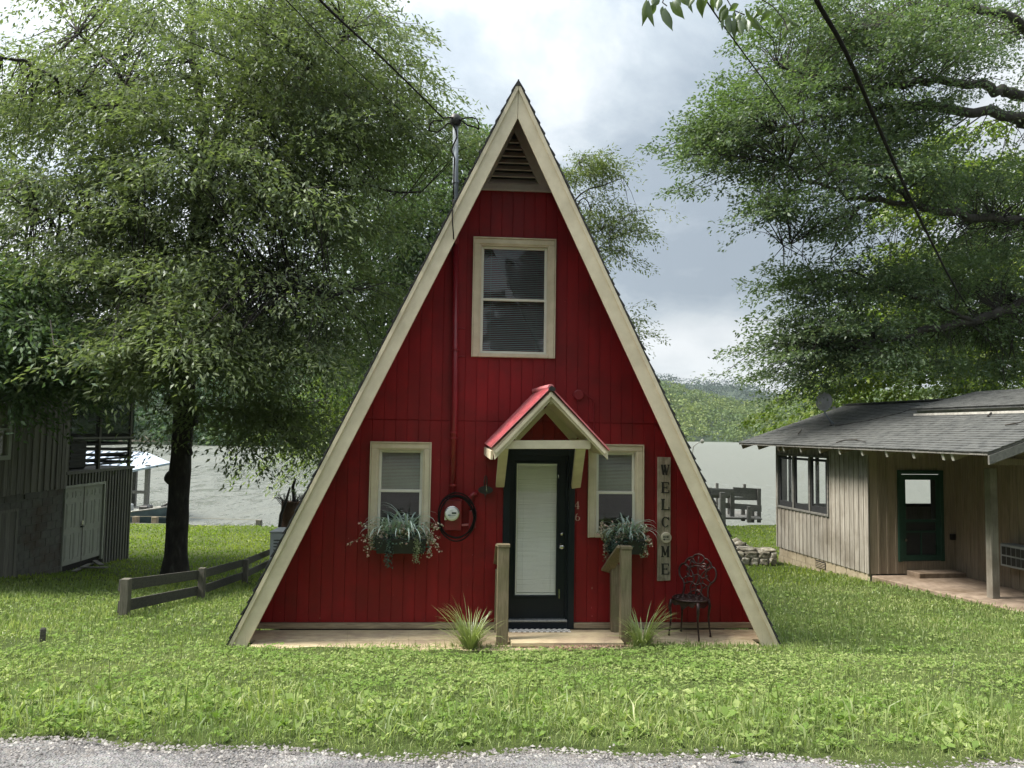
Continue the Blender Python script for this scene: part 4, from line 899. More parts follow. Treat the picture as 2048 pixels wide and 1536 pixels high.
# siding helper: vertical boards with battens, each a part
def boards(p0, p1, z0f, z1f, m, openings=(), bw=.175, name='siding_board', batten=True, out=(0, 0)):
    "vertical boards from p0 to p1 (2-D, local); openings = (s0,s1,z0,z1)"
    p0 = Vector(p0); p1 = Vector(p1); L = (p1-p0).length; d = (p1-p0)/L; n = Vector(out); s_ = 0.0; i = 0; n_ = max(1, round(L/bw)); bw = L/n_
    def bx(a, b, za, zb, off, th):
        if b-a < .01 or (zb[0]-za < .01 and zb[1]-za < .01): return
        A, B = p0+d*a, p0+d*b; V = []
        for q, zt in ((A, zb[0]), (B, zb[1])):
            for o in (off, off+th): V += [(q.x+n.x*o, q.y+n.y*o, za), (q.x+n.x*o, q.y+n.y*o, zt)]
        return V
    def put(mb, V):
        if V: mb.pts(V, [(0,1,3,2),(4,6,7,5),(0,4,5,1),(2,3,7,6),(1,5,7,3),(0,2,6,4)])
    def fill(mb, a, b, off, th):
        extra = []
        cuts = sorted([o for o in openings if o[0] < b and o[1] > a], key=lambda o: o[2]); z = z0f
        for o in cuts:
            if o[2] > z: put(mb, bx(a, b, z, (o[2], o[2]), off, th))
            if o[0] <= a+.01 and o[1] >= b-.01: extra.append(mb); mb = MB()
            if o[0] > a+.01: put(mb, bx(a, o[0], max(z, o[2]), (o[3], o[3]), off, th))
            if o[1] < b-.01: put(mb, bx(o[1], b, max(z, o[2]), (o[3], o[3]), off, th))
            z = o[3]
        put(mb, bx(a, b, z, (z1f(a), z1f(b)), off, th)); return extra + [mb]
    for i in range(n_):
        for mb in fill(MB(), i*bw+.002, (i+1)*bw-.002, random.uniform(-.004, .0), .02):
            if mb.f: mb.build(name, m, cot)
        if batten and i:
            for mb in fill(MB(), i*bw-.022, i*bw+.022, .0165, .016):
                if mb.f: mb.build('batten', m, cot)
wz = [CLx(*p, 0) for p in ((1559, 912), (1657, 915), (1657, 1029), (1559, 1010))]
WN, WF = (wz[1][0]+wz[2][0])/2, (wz[0][0]+wz[3][0])/2; WZ1, WZ0 = (wz[0][1]+wz[1][1])/2, (wz[2][1]+wz[3][1])/2
print('cottage window', WN, WF, WZ0, WZ1)
DW = [CLy(*p, 0) for p in ((1797, 945), (1880, 947), (1878, 1122), (1800, 1122))]
D0, D1 = (DW[0][0]+DW[3][0])/2, (DW[1][0]+DW[2][0])/2; DZ0, DZ1 = (DW[2][1]+DW[3][1])/2, (DW[0][1]+DW[1][1])/2
XI = CLy(1912, 1100, 0)[0]; PX, PZb = CLy(1987, 1196, -2.2); print('inner', XI, 'post', PX, PZb, 'door', D0, D1, DZ0, DZ1)
boards((0, 0), (0, LEN), zS, lambda s: zr(0)-.10, M['rwood'], [(WN, WF, WZ0, WZ1)], .165, out=(-1, 0))
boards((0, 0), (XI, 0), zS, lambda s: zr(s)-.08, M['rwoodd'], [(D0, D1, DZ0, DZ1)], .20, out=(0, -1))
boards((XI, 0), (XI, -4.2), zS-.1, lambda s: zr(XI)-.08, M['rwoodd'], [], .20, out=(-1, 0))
FW = (.25, 4.6, WZ0, WZ1)     # far wall opening seen through the windows
boards((0, LEN), (rx*2, LEN), zS, lambda s: zr(s)-.08, M['rwood'], [FW], .30, batten=False, out=(0, 1))
MB().box(rx*2-.02, rx*2, -4.2, LEN, 0, zr(rx*2)-.05).build('rear_wall', M['rwoodd'], cot)
MB().box(.03, rx*2-.03, .03, LEN-.03, zS-.05, zS).build('floor', M['room'], cot)
MB().box(4.9, 4.94, .03, LEN-.03, zS, 2.6).build('inner_wall', M['room'], cot)
MB().box(.03, D0-.02, .025, .04, zS, 2.5).build('inner_wall', M['room'], cot); MB().box(D1+.02, XI, .025, .04, zS, 2.5).build('inner_wall', M['room'], cot)
# corner boards
MB().box(-.045, -.02, -.03, .07, zS, zr(0)-.1).build('corner_board', M['rwood'], cot); MB().box(-.045, .04, LEN+.001, LEN+.03, zS, zr(0)-.1).build('corner_board', M['rwood'], cot)
# foundation blocks under the left wall
y = 0; row = 0
MB().box(.012, .15, .01, LEN-.01, -.5, zS-.005).build('foundation_core', M['mortar'], cot)
for row in range(4):
    zt = zS-.006-row*.2; y = -.0-(row % 2)*.2
    while y < LEN:
        a, b = max(0, y+.006), min(LEN, y+.394)
        if b-a > .05: MB().box(0, .014, a, b, zt-.194, zt).build('block', M['found'], cot)
        y += .4
vy = CLx(1641, 1118, -.01)[0]
MB().box(-.010, -.001, vy-.20, vy+.20, zS-.20, zS-.04).build('vent_frame', M['black'], cot)
for i in range(4): MB().box(-.022, -.011, vy-.19, vy+.19, zS-.19+i*.035, zS-.178+i*.035).build('vent_slat', M['found'], cot)
# window triple
wo = MB(); e = .05
for a in ((WN-e, WF+e, WZ1, WZ1+e), (WN-e, WF+e, WZ0-e, WZ0)): wo.box(-.05, .05, *a)
for a in ((WN-e, WN, WZ0+.001, WZ1-.001), (WF, WF+e, WZ0+.001, WZ1-.001)): wo.box(-.048, .05, *a)
wob = wo.build('window', M['dock'], cot, bevel=.004); n = 3; ws = (WF-WN)/n
for i in range(n):
    a, b = WN+i*ws, WN+(i+1)*ws
    if i: MB().box(-.046, .05, a-.03, a+.03, WZ0+.001, WZ1-.001).build('mullion', M['dock'], wob)
    s_ = MB(); f_ = .055; a += .031; b -= .031; zz0, zz1 = WZ0+.005, WZ1-.03
    s_.box(-.02, .02, a, a+f_, zz0, zz1); s_.box(-.02, .02, b-f_, b, zz0, zz1); s_.box(-.02, .02, a+f_, b-f_, zz0, zz0+.13); s_.box(-.02, .02, a+f_, b-f_, zz1-f_, zz1)
    s_.build('sash', M['dark'], wob); MB().box(-.003, .003, a+.03, b-.03, zz0+.08, zz1-.03).build('pane', M['glass'], wob)
# far window frame
fw = MB(); fw.box(.3, .36, LEN-.02, LEN+.03, WZ0, WZ1); fw.box(1.05, 1.13, LEN-.02, LEN+.03, WZ0, WZ1); fw.box(1.8, 1.9, LEN-.02, LEN+.03, WZ0, WZ1); fw.box(2.9, 3.0, LEN-.02, LEN+.03, WZ0, WZ1); fw.box(.25, 4.6, LEN-.021, LEN+.031, WZ0-.05, WZ0+.03); fw.box(1.9, 2.9, LEN-.019, LEN+.03, WZ0+.03, WZ0+.20); fw.build('rear_window', M['dark'], cot)
# door
dd = MB(); t = .07
dd.box(D0-.06, D0+.02, -.065, -.022, DZ0-.0, DZ1+.06); dd.box(D1-.02, D1+.06, -.065, -.022, DZ0, DZ1+.06); dd.box(D0+.021, D1-.021, -.064, -.022, DZ1-.02, DZ1+.06)
dob = dd.build('cottage_door', M['green'], cot, bevel=.004)
a, b = D0+.025, D1-.025; zp = CLy(1835, 1042, 0)[1]; zq = CLy(1835, 1062, 0)[1]
s_ = MB(); s_.box(a, a+.09, -.05, -.025, DZ0+.02, DZ1-.03); s_.box(b-.09, b, -.05, -.025, DZ0+.02, DZ1-.03); s_.box(a+.09, b-.09, -.05, -.025, DZ0+.02, DZ0+.13); s_.box(a+.09, b-.09, -.05, -.025, DZ1-.14, DZ1-.03); s_.build('screen_door', M['green'], dob)
s_ = MB(); s_.box(a+.09, b-.09, -.048, -.027, zp-.02, zp+.04); s_.box(a+.09, b-.09, -.048, -.027, zq-.03, zq+.01); s_.box((a+b)/2-.012, (a+b)/2+.012, -.047, -.03, DZ0+.13, zq-.03); s_.build('door_rail', M['green'], dob)
MB().box(a+.09, b-.09, -.018, -.012, DZ0+.13, zp+.03).build('screen', M['dark'], dob)
M['mirror'] = Mt('reflecting_door_glass', (.30, .36, .38), (.36, .42, .44), freq=2, rough=.06, metal=.85)
MB().box(a+.11, b-.20, -.035, -.028, zp+.045, DZ1-.16).build('pane', M['glass'], dob); MB().box(b-.20, b-.09, -.035, -.028, zp+.045, DZ1-.14).build('side_panel', M['dark'], dob)
MB().lathe([(.02, 0), (.02, -.03), (.03, -.05)], (a+.05, -.05, DZ0+.45), n=10).build('door_handle', M['chrome'], dob)
bx, bz = CLy(1901, 1073, 0); MB().box(bx-.05, bx+.05, -.09, -.035, bz-.06, bz+.06).build('outlet_box', M['black'], cot)
MB().box(D0+.12, D1+.25, -.42, -.03, .02+.115, .115+.13).build('door_stoop', M['slab'], cot, bevel=.01)
# porch slab, post, beam, gable boards
zsl = CLy(1987, 1196, -2.2)[1]
sl = MB().prismz([(0.02, -.022), (XI-.03, -.022), (XI-.03, -4.2), (.75, -4.2), (.0, -.1)], zsl-.35, zsl+.0).build('porch_slab', M['slab'], cot, bevel=.02)
po = MB().box(PX-.075, PX+.075, -2.27, -2.13, zsl, 2.45).build('porch_post', M['rwood'], cot, bevel=.006)
zb = CLy(2010, 930, -2.2)[1]
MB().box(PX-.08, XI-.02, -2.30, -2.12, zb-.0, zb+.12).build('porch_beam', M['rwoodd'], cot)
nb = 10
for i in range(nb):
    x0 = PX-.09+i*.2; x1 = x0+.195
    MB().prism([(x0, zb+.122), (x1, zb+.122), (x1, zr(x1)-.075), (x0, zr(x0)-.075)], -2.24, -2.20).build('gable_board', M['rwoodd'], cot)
ay, az = CLx(2004, 1086, XI-.25); ay2, az2 = CLx(2050, 1127, XI-.25)
acw = MB().box(XI-.30, XI-.03, ay-.75, ay, az-.42, az).build('window_air_conditioner', M['acbox'], None, bevel=.012); acw.matrix_world = CM
tag(acw, 'grey window air conditioner on the porch wall of the cottage', 'air conditioner')
for i in range(6):
    for j in range(2): 
        q = MB().box(XI-.308, XI-.301, ay-.05-.11*i-.09, ay-.05-.11*i, az-.20-.18*j, az-.05-.18*j).build('grille_opening', M['black'], acw)
bl = CLp(2036, 1232, (0, 0, zsl-.15), (0, 0, 1)); tb = MB().beam(bl, bl+Vector((.4, -.35, .02)), .07, .03); tbo = tb.build('white_board', M['whiteend'], None); tbo.matrix_world = CM
tbo.location.z += .06; tag(tbo, 'short white board lying in the grass at the porch corner', 'board')
# dish
bs = CLp(1666, 850, (-.62, 0, zE), roofn); dc = CLp(1648, 803, (bs.x, bs.y, bs.z), (0, 1, 0))
dh = empty('satellite_dish', CM @ bs, yawc, 'grey satellite dish on a bent arm on the cottage roof', 'satellite dish'); rel_ = dc-bs
MB().prismz([(-.12, -.08), (.12, -.08), (.12, .08), (-.12, .08)], .0, .02).build('mounting_foot', M['dock'], dh)
elb = Vector((rel_.x+.02, 0, rel_.z*.50)); MB().tube([(0, 0, .0), elb, elb+Vector((.0, 0, .10))], .022, 8).build('mast_tube', M['galv'], dh, True)
MB().tube([(.10, .03, .0), elb*.6], .010, 6).build('strut', M['galv'], dh)
mb = MB(); ns = 24; R1, R2 = .19, .235; V = []; 
for k in range(5):
    rr = (k+1)/5
    for i in range(ns): a = 2*PI*i/ns; V.append((math.cos(a)*R1*rr, .06*(1-rr*rr)*-1, math.sin(a)*R2*rr))
V.append((0, -.06, 0)); F_ = [(k*ns+i, k*ns+(i+1) % ns, (k+1)*ns+(i+1) % ns, (k+1)*ns+i) for k in range(4) for i in range(ns)] + [(len(V)-1, (i+1) % ns, i) for i in range(ns)]
nV = len(V); V2 = [(x, y-.012, z) for x, y, z in V]; F2 = [tuple(nV+i for i in f[::-1]) for f in F_]; rim = [(4*ns+i, nV+4*ns+i, nV+4*ns+(i+1) % ns, 4*ns+(i+1) % ns) for i in range(ns)]
do_ = mesh_obj('reflector', V+V2, F_+F2+rim, M['dish'], dh, True); do_.location = rel_; do_.rotation_euler = (R(-12), R(14), R(-22))
MB().tube([elb+Vector((0, 0, .05)), rel_+Vector((0, -.06, -.02))], .025, 7).build('dish_bracket', M['galv'], dh)
MB().tube([(rel_.x, -.05, rel_.z-.22), (rel_.x+.05, -.30, rel_.z-.17)], .010, 6).build('feed_arm', M['galv'], dh); MB().box(rel_.x+.03, rel_.x+.08, -.36, -.29, rel_.z-.19, rel_.z-.13).build('feed_head', M['dish'], dh)
# twigs fallen on the roof
for i, pts in enumerate([((1672, 885), (1690, 880), (1712, 879), (1732, 884)), ((1596, 868), (1604, 858)), ((1975, 832), (1985, 822), (1990, 815)), ((2010, 850), (2035, 846), (2048, 842))]):
    q = [CM @ (CLp(*p, (-.62, 0, zE+.035), roofn)) for p in pts]
    tag(MB().tube(q, [.014] + [.012]*(len(q)-2) + [.006], 5).build('fallen_twig', M['bark2'], None, True), ['bare twig lying across the lower middle of the cottage roof', 'tiny curved twig on the cottage roof near its far eave', 'forked dead twig below the white flashing of the cottage roof', 'dead twig at the right edge of the photo on the cottage roof'][i], 'twig')
# cable from the dish
q = [CM @ (CLp(*p, (-.62, 0, zE+.025), roofn)) for p in ((1670, 852), (1740, 840), (1800, 826), (1822, 818))]
tag(MB().tube(q, .008, 4).build('dish_cable', M['cable'], None), 'black cable running up the roof from the satellite dish', 'cable')

# ================================================================== LEFT BARN-LIKE HOUSE
bX = -11.65; BE = P(262, 1000, 23.1); B0 = 13.4; BEY = BE.y
by = lambda px: bX*F/(px-1024)      # rough; refined below
def BL(px, py): r = ray(px, py); t = bX/r.x; return r.y*t, CAMZ + r.z*t
barn = empty('grey_lake_house', (bX, B0, gz(bX, B0)), 0, 'dark board-sided lake house on a block basement with a screened porch, left edge', 'house')
OB = Vector(barn.location)
def bb(mb, name, m, par=barn, **k):
    mb.v = [(x-OB.x, y-OB.y, z-OB.z) for x, y, z in mb.v]; return mb.build(name, m, par, **k)
yC = BL(125, 1050)[0]; yE = BL(263, 1000)[0]; zSd = (BL(0, 991)[1]+BL(123, 975)[1])/2; zPf = (BL(131, 946)[1]+BL(262, 930)[1])/2; zBs = BL(122, 1140)[1]
print('barn', yC, yE, zSd, zPf, zBs)
TOPB = CAMZ + 2.0
# block basement wall
y = B0; MZ = gz(bX, B0)
bb(MB().box(bX-.2, bX-.016, B0, yC-.02, -3.4, zSd), 'basement_wall', M['mortar'])
row = 0; z = zSd-.003
while z > -2.4:
    y = B0 - (row % 2)*.2
    while y < yC-.03:
        a, b = max(B0, y+.006), min(yC-.03, y+.396)
        dr0, dr1 = BL(0, 1100)[0]-2, BL(31, 1100)[0]
        if b-a > .04 and not (z < zSd-.35 and a < dr1 and z < 9 and b < dr1+.05): bb(MB().box(bX-.016, bX+.001+random.uniform(0, .002), a, b, z-.191, z), 'block', M['block'])
        y += .4033
    z -= .2033; row += 1
# cellar door at the far left
bb(MB().box(bX-.01, bX+.03, dr1-.08, dr1+.0, -2.2, zSd-.38), 'cellar_door_frame', M['barnwood'])
for i in range(6): bb(MB().box(bX-.012, bX+.015, dr1-.10-.16*(i+1), dr1-.105-.16*i, -2.2, zSd-.42), 'cellar_door_board', M['barnwood'])
bb(MB().box(bX-.012, bX+.031, dr1-1.1, dr1-.002, zSd-.42, zSd-.36), 'cellar_door_header', M['barnwood'])
vy = BL(63, 982)[0]; bb(MB().box(bX+.004, bX+.03, vy-.28, vy+.28, zSd-.16, zSd-.02), 'basement_vent', M['black'])
# upper board siding
wy0, wy1 = BL(-40, 860)[0], BL(13, 860)[0]; wz0, wz1 = BL(5, 911)[1], BL(5, 806)[1]
y = B0; i = 0
while y < yC+.04:
    w_ = random.uniform(.10, .16); b = min(y+w_, yC+.05); mb = MB(); x0 = bX+.0+random.uniform(0, .012)
    if wy0 < (y+b)/2 < wy1: bb(MB().box(x0-.03, x0+.02, y+.002, b-.002, zSd-.03, wz0), 'siding_board', M['barnwood']); mb.box(x0-.03, x0+.02, y+.002, b-.002, wz1, TOPB)
    else: mb.box(x0-.03, x0+.02, y+.002, b-.002, zSd-.03+random.uniform(-.02, .02), TOPB)
    bb(mb, 'siding_board', M['barnwood'])
    if i % 2: bb(MB().box(x0+.02, x0+.045, y-.02, y+.02, zSd-.02, TOPB) if not wy0-.05 < y < wy1+.05 else MB().box(x0+.02, x0+.045, y-.02, y+.02, zSd-.02, wz0-.12), 'batten', M['barnwood'])
    y = b; i += 1
wo = MB(); e = .10
wo.box(bX+.01, bX+.07, wy1, wy1+e, wz0-e, wz1+e); wo.box(bX+.01, bX+.07, wy0-e, wy0, wz0-e, wz1+e); wo.box(bX+.012, bX+.068, wy0, wy1, wz0-e, wz0); wo.box(bX+.012, bX+.068, wy0, wy1, wz1, wz1+e)
wb = bb(wo, 'window', M['bdoor']); 
bb(MB().box(bX+.0, bX+.05, wy0, wy1, (wz0+wz1)/2-.03, (wz0+wz1)/2+.03), 'meeting_rail', M['bdoor'], wb); bb(MB().box(bX-.002, bX+.002, wy0, wy1, wz0, wz1), 'pane', M['glass'], wb)
bb(MB().box(bX-.5, bX-.48, wy0-.3, wy1+.3, wz0-.3, wz1+.3), 'dark_room_wall', M['room'], wb)
# ribbed cladding below the porch, with double doors
d0, d1 = BL(124, 1050)[0]+.03, BL(203, 1050)[0]; dzt0 = BL(122, 979)[1]; dzt1 = BL(200, 968)[1]; dzt = (dzt0+dzt1)/2; dzb = (BL(122, 1137)[1]+BL(200, 1108)[1])/2
print('barn doors', d0, d1, dzt, dzb)
y = yC; i = 0
bb(MB().box(bX-.10, bX-.065, yC, yE, -3.2, zPf-.08), 'wall_core', M['room'])
while y < yE-.01:
    b = min(y+.155, yE); mb = MB(); zlow = dzt+.07 if y < d1+.0 else -3.2
    for (a_, b_, o) in ((y+.0, y+.055, .022), (y+.0555, b-.001, -.02)):
        if b_ > a_: mb.box(bX-.06, bX+o, a_, b_, zlow, zPf-.08)
    bb(mb, 'cladding_strip', M['barnmetal']); y += .155; i += 1
fr = MB(); fr.box(bX-.03, bX+.04, d1, d1+.07, dzb-.1, dzt+.07); fr.box(bX-.03, bX+.04, yC-.01, d0, dzb-.1, dzt+.07); fr.box(bX-.028, bX+.039, d0, d1, dzt, dzt+.07); frb = bb(fr, 'double_door', M['bdoor'])
mid = (d0+d1)/2; ph = dzt-dzb
for (a, b) in ((d0+.01, mid-.008), (mid+.008, d1-.01)):
    lf = bb(MB().box(bX-.05, bX-.012, a, b, dzb, dzt-.01), 'door_leaf', M['bdoor'], frb); w_ = b-a
    for (u0, u1) in ((.14, .44), (.56, .86)):
        for (v0, v1) in ((.06, .40), (.47, .80), (.86, .95)):
            A, B, Z0_, Z1_ = a+u0*w_, a+u1*w_, dzb+v0*ph, dzb+v1*ph; m_ = MB(); t = .022
            m_.box(bX-.0115, bX-.003, A, A+t, Z0_, Z1_); m_.box(bX-.0115, bX-.003, B-t, B, Z0_, Z1_); m_.box(bX-.0114, bX-.003, A+t, B-t, Z0_, Z0_+t); m_.box(bX-.0114, bX-.003, A+t, B-t, Z1_-t, Z1_); m_.box(bX-.0116, bX-.006, A+t*2.2, B-t*2.2, Z0_+t*2.2, Z1_-t*2.2)
            bb(m_, 'raised_panel', M['bdoor'], frb)
bb(MB().box(bX-.01, bX+.012, mid-.006, mid+.012, dzb, dzt-.01), 'astragal', M['whiteend'], frb)
bb(MB().box(bX+.0, bX+.06, mid-.12, mid-.03, dzb+.92, dzb+.96), 'door_handle', M['black'], frb); bb(MB().box(bX-.01, bX+.03, mid-.10, mid-.04, dzb+.99, dzb+1.10), 'lock', M['chrome'], frb)
# screened porch: floor edge, posts, rail, dark screen, balusters, far side rail
bb(MB().box(bX-4.5, bX+.05, yC, yE+.02, zPf-.08, zPf), 'porch_floor', M['dock'])
zr1 = (BL(131, 875)[1]+BL(262, 873)[1])/2
for px in (131, 137, 199, 260): 
    y = BL(px, 900)[0]; bb(MB().box(bX-.06, bX+.01, y-.05, y+.05, zPf, TOPB), 'porch_post', M['fence'])
bb(MB().box(bX-.045, bX+.03, yC+.1, yE, zr1-.05, zr1), 'porch_rail', M['dock'])
for i in range(7): bb(MB().box(bX-.04, bX-.02, yC+.1, yE, zPf+.10+i*.14, zPf+.16+i*.14), 'rail_board', M['dark'])
M['screen'] = glass_mat('insect_screen', (.30, .32, .31), .15, .4)
bb(MB().box(bX-.008, bX-.005, yC+.1, yE-.05, zr1, TOPB), 'insect_screen', M['screen'])
bb(MB().box(bX-4.5, bX-.06, yE-.02, yE, zr1-.05, zr1), 'porch_rail', M['dock']); 
for i in range(5): bb(MB().box(bX-4.5, bX-.06, yE-.03, yE-.01, zPf+.08+i*.19, zPf+.17+i*.19), 'rail_board', M['dark'])
for i in range(4): bb(MB().box(bX-1.1*(i+1)-.05, bX-1.1*(i+1)+.05, yE-.1, yE, zPf, TOPB), 'porch_post', M['fence'])
bb(MB().box(bX-4.6, bX-4.5, B0, yE, zPf, TOPB), 'inner_wall', M['barnwood']); bb(MB().box(bX-4.5, bX-.05, yC-.06, yC-.02, zPf, TOPB), 'porch_side_wall', M['barnwood'])
bb(MB().box(bX-4.5, bX-.05, B0-.02, B0, -3, TOPB), 'front_wall', M['barnwood'])
# roof over it all
mb = MB(); mb.pts([(bX+.6, B0-.4, TOPB-.02), (bX-2.6, B0-.4, TOPB+1.2), (bX-5.8, B0-.4, TOPB-.02), (bX+.6, yE+.5, TOPB-.02), (bX-2.6, yE+.5, TOPB+1.2), (bX-5.8, yE+.5, TOPB-.02)] +
    [(bX+.6, B0-.4, TOPB-.16), (bX-2.6, B0-.4, TOPB+1.04), (bX-5.8, B0-.4, TOPB-.16), (bX+.6, yE+.5, TOPB-.16), (bX-2.6, yE+.5, TOPB+1.04), (bX-5.8, yE+.5, TOPB-.16)],
    [(0,3,4,1),(1,4,5,2),(6,7,10,9),(7,8,11,10),(0,1,7,6),(1,2,8,7),(3,9,10,4),(4,10,11,5),(0,6,9,3),(2,5,11,8)]); bb(mb, 'roof', M['shingle'])
gr = P(160, 852, 21.5); gr.x = bX-.7; gr = Vector((bX-.7, 21.0, zPf))
gl = empty('covered_grill', gr, 0, 'black covered grill behind the screen of the left porch', 'grill')
V, F_ = ico(.5, (0, 0, .82), (.75, 1.0, .42), .03, 2, 5); mesh_obj('cover_top', V, F_, M['black'], gl, True); MB().box(-.3, .3, -.42, .42, 0, .84).build('cover_skirt', M['black'], gl, bevel=.05)
# boards lying at the door
for i, (a, b) in enumerate(((P(148, 1134, 19.6), P(196, 1112, 22)), (P(160, 1128, 20.2), P(214, 1134, 20)), (P(186, 1112, 21.6), P(204, 1130, 20.3)))):
    a.z = gz(a.x, a.y)+.05+.03*i; b.z = gz(b.x, b.y)+.06+.03*i
    tag(MB().beam(a, b, .12, .03).build('loose_board', M['dock'], None), ['loose plank lying along the foot of the double doors', 'loose plank pointing out onto the grass from the double doors', 'short loose plank by the ribbed wall'][i], 'plank', 'loose planks by the double doors')

# ================================================================== LAKE SIDE: boathouse roof, boat, dock
a, b, c_, d_ = P(250, 903, 38.5), P(286, 904, 38.5), P(341, 925, 35.5), P(255, 942, 34.5)
bh = empty('boat_dock_shelter', (b.x, 36.5, WATER), 0, 'boat dock shelter with a pale blue-white metal roof beside the left lake house', 'boat dock')
OBH = Vector(bh.location)
zt_, ze_ = (b.z+.0)-WATER, (c_.z)-WATER
L_, Rr = -9.0, c_.x-OBH.x
mb = MB(); mb.pts([(L_, 2.3, zt_), (b.x-OBH.x, 2.3, zt_), (Rr, -1.0, ze_), (d_.x-OBH.x+.1, -2.2, ze_-.35), (L_, -2.2, ze_-.35), (L_, 2.3, zt_-.06), (b.x-OBH.x, 2.3, zt_-.06), (Rr, -1.0, ze_-.10), (d_.x-OBH.x+.1, -2.2, ze_-.45), (L_, -2.2, ze_-.45)], [(0,4,3,2,1), (5,6,7,8,9), (2,3,8,7), (3,4,9,8), (1,2,7,6), (0,1,6,5)]); mb.build('metal_roof', M['bmetal'], bh)
for i in range(12):
    t = i/11; x0 = b.x-OBH.x - 1.0*i*.4; mb = MB().beam((x0+.2, 2.2, zt_+.01), (x0+1.0+.0, -1.6+.4*t, ze_-.12), .05, .05); mb.build('roof_rib', M['galv'], bh) if i > 0 else None
for (px, Y) in ((293, 35.0), (268, 38.0)):
    q = P(px, 1000, Y); MB().box(q.x-OBH.x-.09, q.x-OBH.x+.09, Y-36.5-.09, Y-36.5+.09, -.8, ze_-.1).build('post', M['dock'], bh)
q = P(293, 985, 35); MB().box(L_, q.x-OBH.x+.1, -1.6, -1.4, q.z-WATER-.05, q.z-WATER+.08).build('cross_beam', M['dock'], bh)
MB().box(L_, q.x-OBH.x+.3, -1.9, .2, .42, .5).build('dock_deck', M['dock'], bh)
bq = P(300, 1030, 34.2)
bo = empty('fishing_boat', (bq.x+.0, 34.0, WATER), R(8), 'blue-grey fishing boat moored in front of the boat dock shelter', 'boat')
stn = []
for t in np.linspace(0, 1, 11):
    hw_ = .85*math.sin(min(1, (1-t)*1.9)*PI/2)**.7 if t < 1 else .03; hh = .50 + .28*t**2; x = -3.6 + 4.4*t
    stn.append([(x, -hw_, hh), (x, -hw_*.8, .05), (x, 0, -.12+.3*t**4), (x, hw_*.8, .05), (x, hw_, hh)])
V = [p for s_ in stn for p in s_]; F_ = [(5*i+j, 5*i+j+1, 5*i+j+6, 5*i+j+5) for i in range(10) for j in range(4)] + [(0, 1, 2, 3, 4)]
hl = mesh_obj('hull', V, F_, M['hull'], bo, True)
dk = MB(); dk.pts([p for s_ in stn for p in (Vector(s_[0])+Vector((0, .02, -.02)), Vector(s_[4])+Vector((0, -.02, -.02)))], [(2*i, 2*i+1, 2*i+3, 2*i+2) for i in range(10)]); dk.build('boat_deck', M['bdoor'], bo)
for s_ in (0, 4): MB().tube([st_[s_] for st_ in stn], .035, 5).build('gunwale', M['whiteend'], bo, True)
MB().box(-1.2, -.7, -.3, .3, .5, .9).build('seat', M['acbox'], bo, bevel=.05); MB().box(-.3, .1, -.35, .35, .5, .85).build('console', M['black'], bo, bevel=.05)
MB().tube([(.55, 0, .75), (.95, .1, 1.0), (1.3, .15, .88)], [.05, .06, .05], 7).build('trolling_motor', M['black'], bo, True)
for i, px in enumerate((272, 310, 518)):
    q = P(px, 1040, shore(P(px, 1040, 32).x)+.3); MB_ = MB().box(-.12, .12, -.1, .1, -.6, .22); o = MB_.build('mooring_post', M['rwoodd'] if i < 2 else M['dock'], None, bevel=.02); o.location = (q.x, q.y, CAMZ-4.12)
    tag(o, ['short timber post at the seawall next to the lake house', 'short timber post at the seawall in front of the boat bow', 'lone short timber post at the seawall right of the trunk'][i], 'post', 'posts along the seawall')
# seawall timber
def seawall():
    xs = np.arange(-26, 14, 1.6); e = empty('seawall', (0, 32, CAMZ-4.2), 0, 'low timber seawall where the lawn meets the lake', 'seawall')
    for a, b in zip(xs, xs[1:]):
        for j in range(2): MB().beam((a+.01, shore(a)+.12-32, -.06-.2*j), (b-.01, shore(b)+.12-32, -.06-.2*j), .12, .19).build('timber', M['dock'], e)
seawall()
rope = [P(250, 1033, 32.4), P(310, 1033, 32.4), P(420, 1037, 32.2), P(518, 1040, 31.9)]
tag(MB().tube(rope, .012, 4).build('shore_rope', M['signw'], None), 'thin rope strung along the seawall posts', 'rope')
# right dock with rails and bench
dk = empty('wooden_dock', (0, 0, WATER), 0, 'weathered grey wooden dock with railings over the lake, right of the A-frame', 'dock')
def dbeam(p, q, w_, h, name, Y0, Y1=None):
    a, b = P(*p, Y0), P(*q, Y1 or Y0); a.z -= WATER; b.z -= WATER; MB().beam(a, b, w_, h, (0, 0, 1) if abs(a.z-b.z) < abs(a.x-b.x)+abs(a.y-b.y) else (0, 1, 0)).build(name, M['dock'], dk)
Yd = 31.5
for (px, t, b, Y, w_) in ((1434, 966, 1015, 33.5, .11), (1489, 968, 1000, 33.5, .11), (1518, 977, 1045, Yd, .13), (1464, 978, 1033, 30.6, .16), (1445, 985, 1050, 29.6, .2), (1458, 980, 1028, 32, .12), (1498, 1013, 1045, 30.3, .14), (1486, 1012, 1042, 32, .14), (1505, 1012, 1045, 31.5, .12), (1420, 975, 1030, 30.5, .12)):
    dbeam((px, t), (px, b), w_, w_, 'dock_post', Y)
dbeam((1400, 978), (1466, 981), .10, .12, 'rail', 30.4); dbeam((1415, 984), (1462, 985), .05, .24, 'rail_board', 30.2)
dbeam((1466, 980), (1518, 983), .05, .24, 'rail_board', 31.3, 31.6); dbeam((1466, 988), (1518, 991), .05, .20, 'rail_board', 31.3, 31.6); dbeam((1468, 997), (1518, 998), .05, .12, 'rail_board', 31.3, 31.6)
dbeam((1400, 992), (1460, 993), .05, .14, 'rail_board', 30.5)
for i in range(9): 
    y_ = 30.6+.34*i; a = P(1440+2*i, 1012, y_); b = P(1512-1.5*i, 1012, y_); MB().box(a.x-.3, b.x+.25, y_, y_+.32, 1.0, 1.05).build('dock_plank', M['dock'], dk)
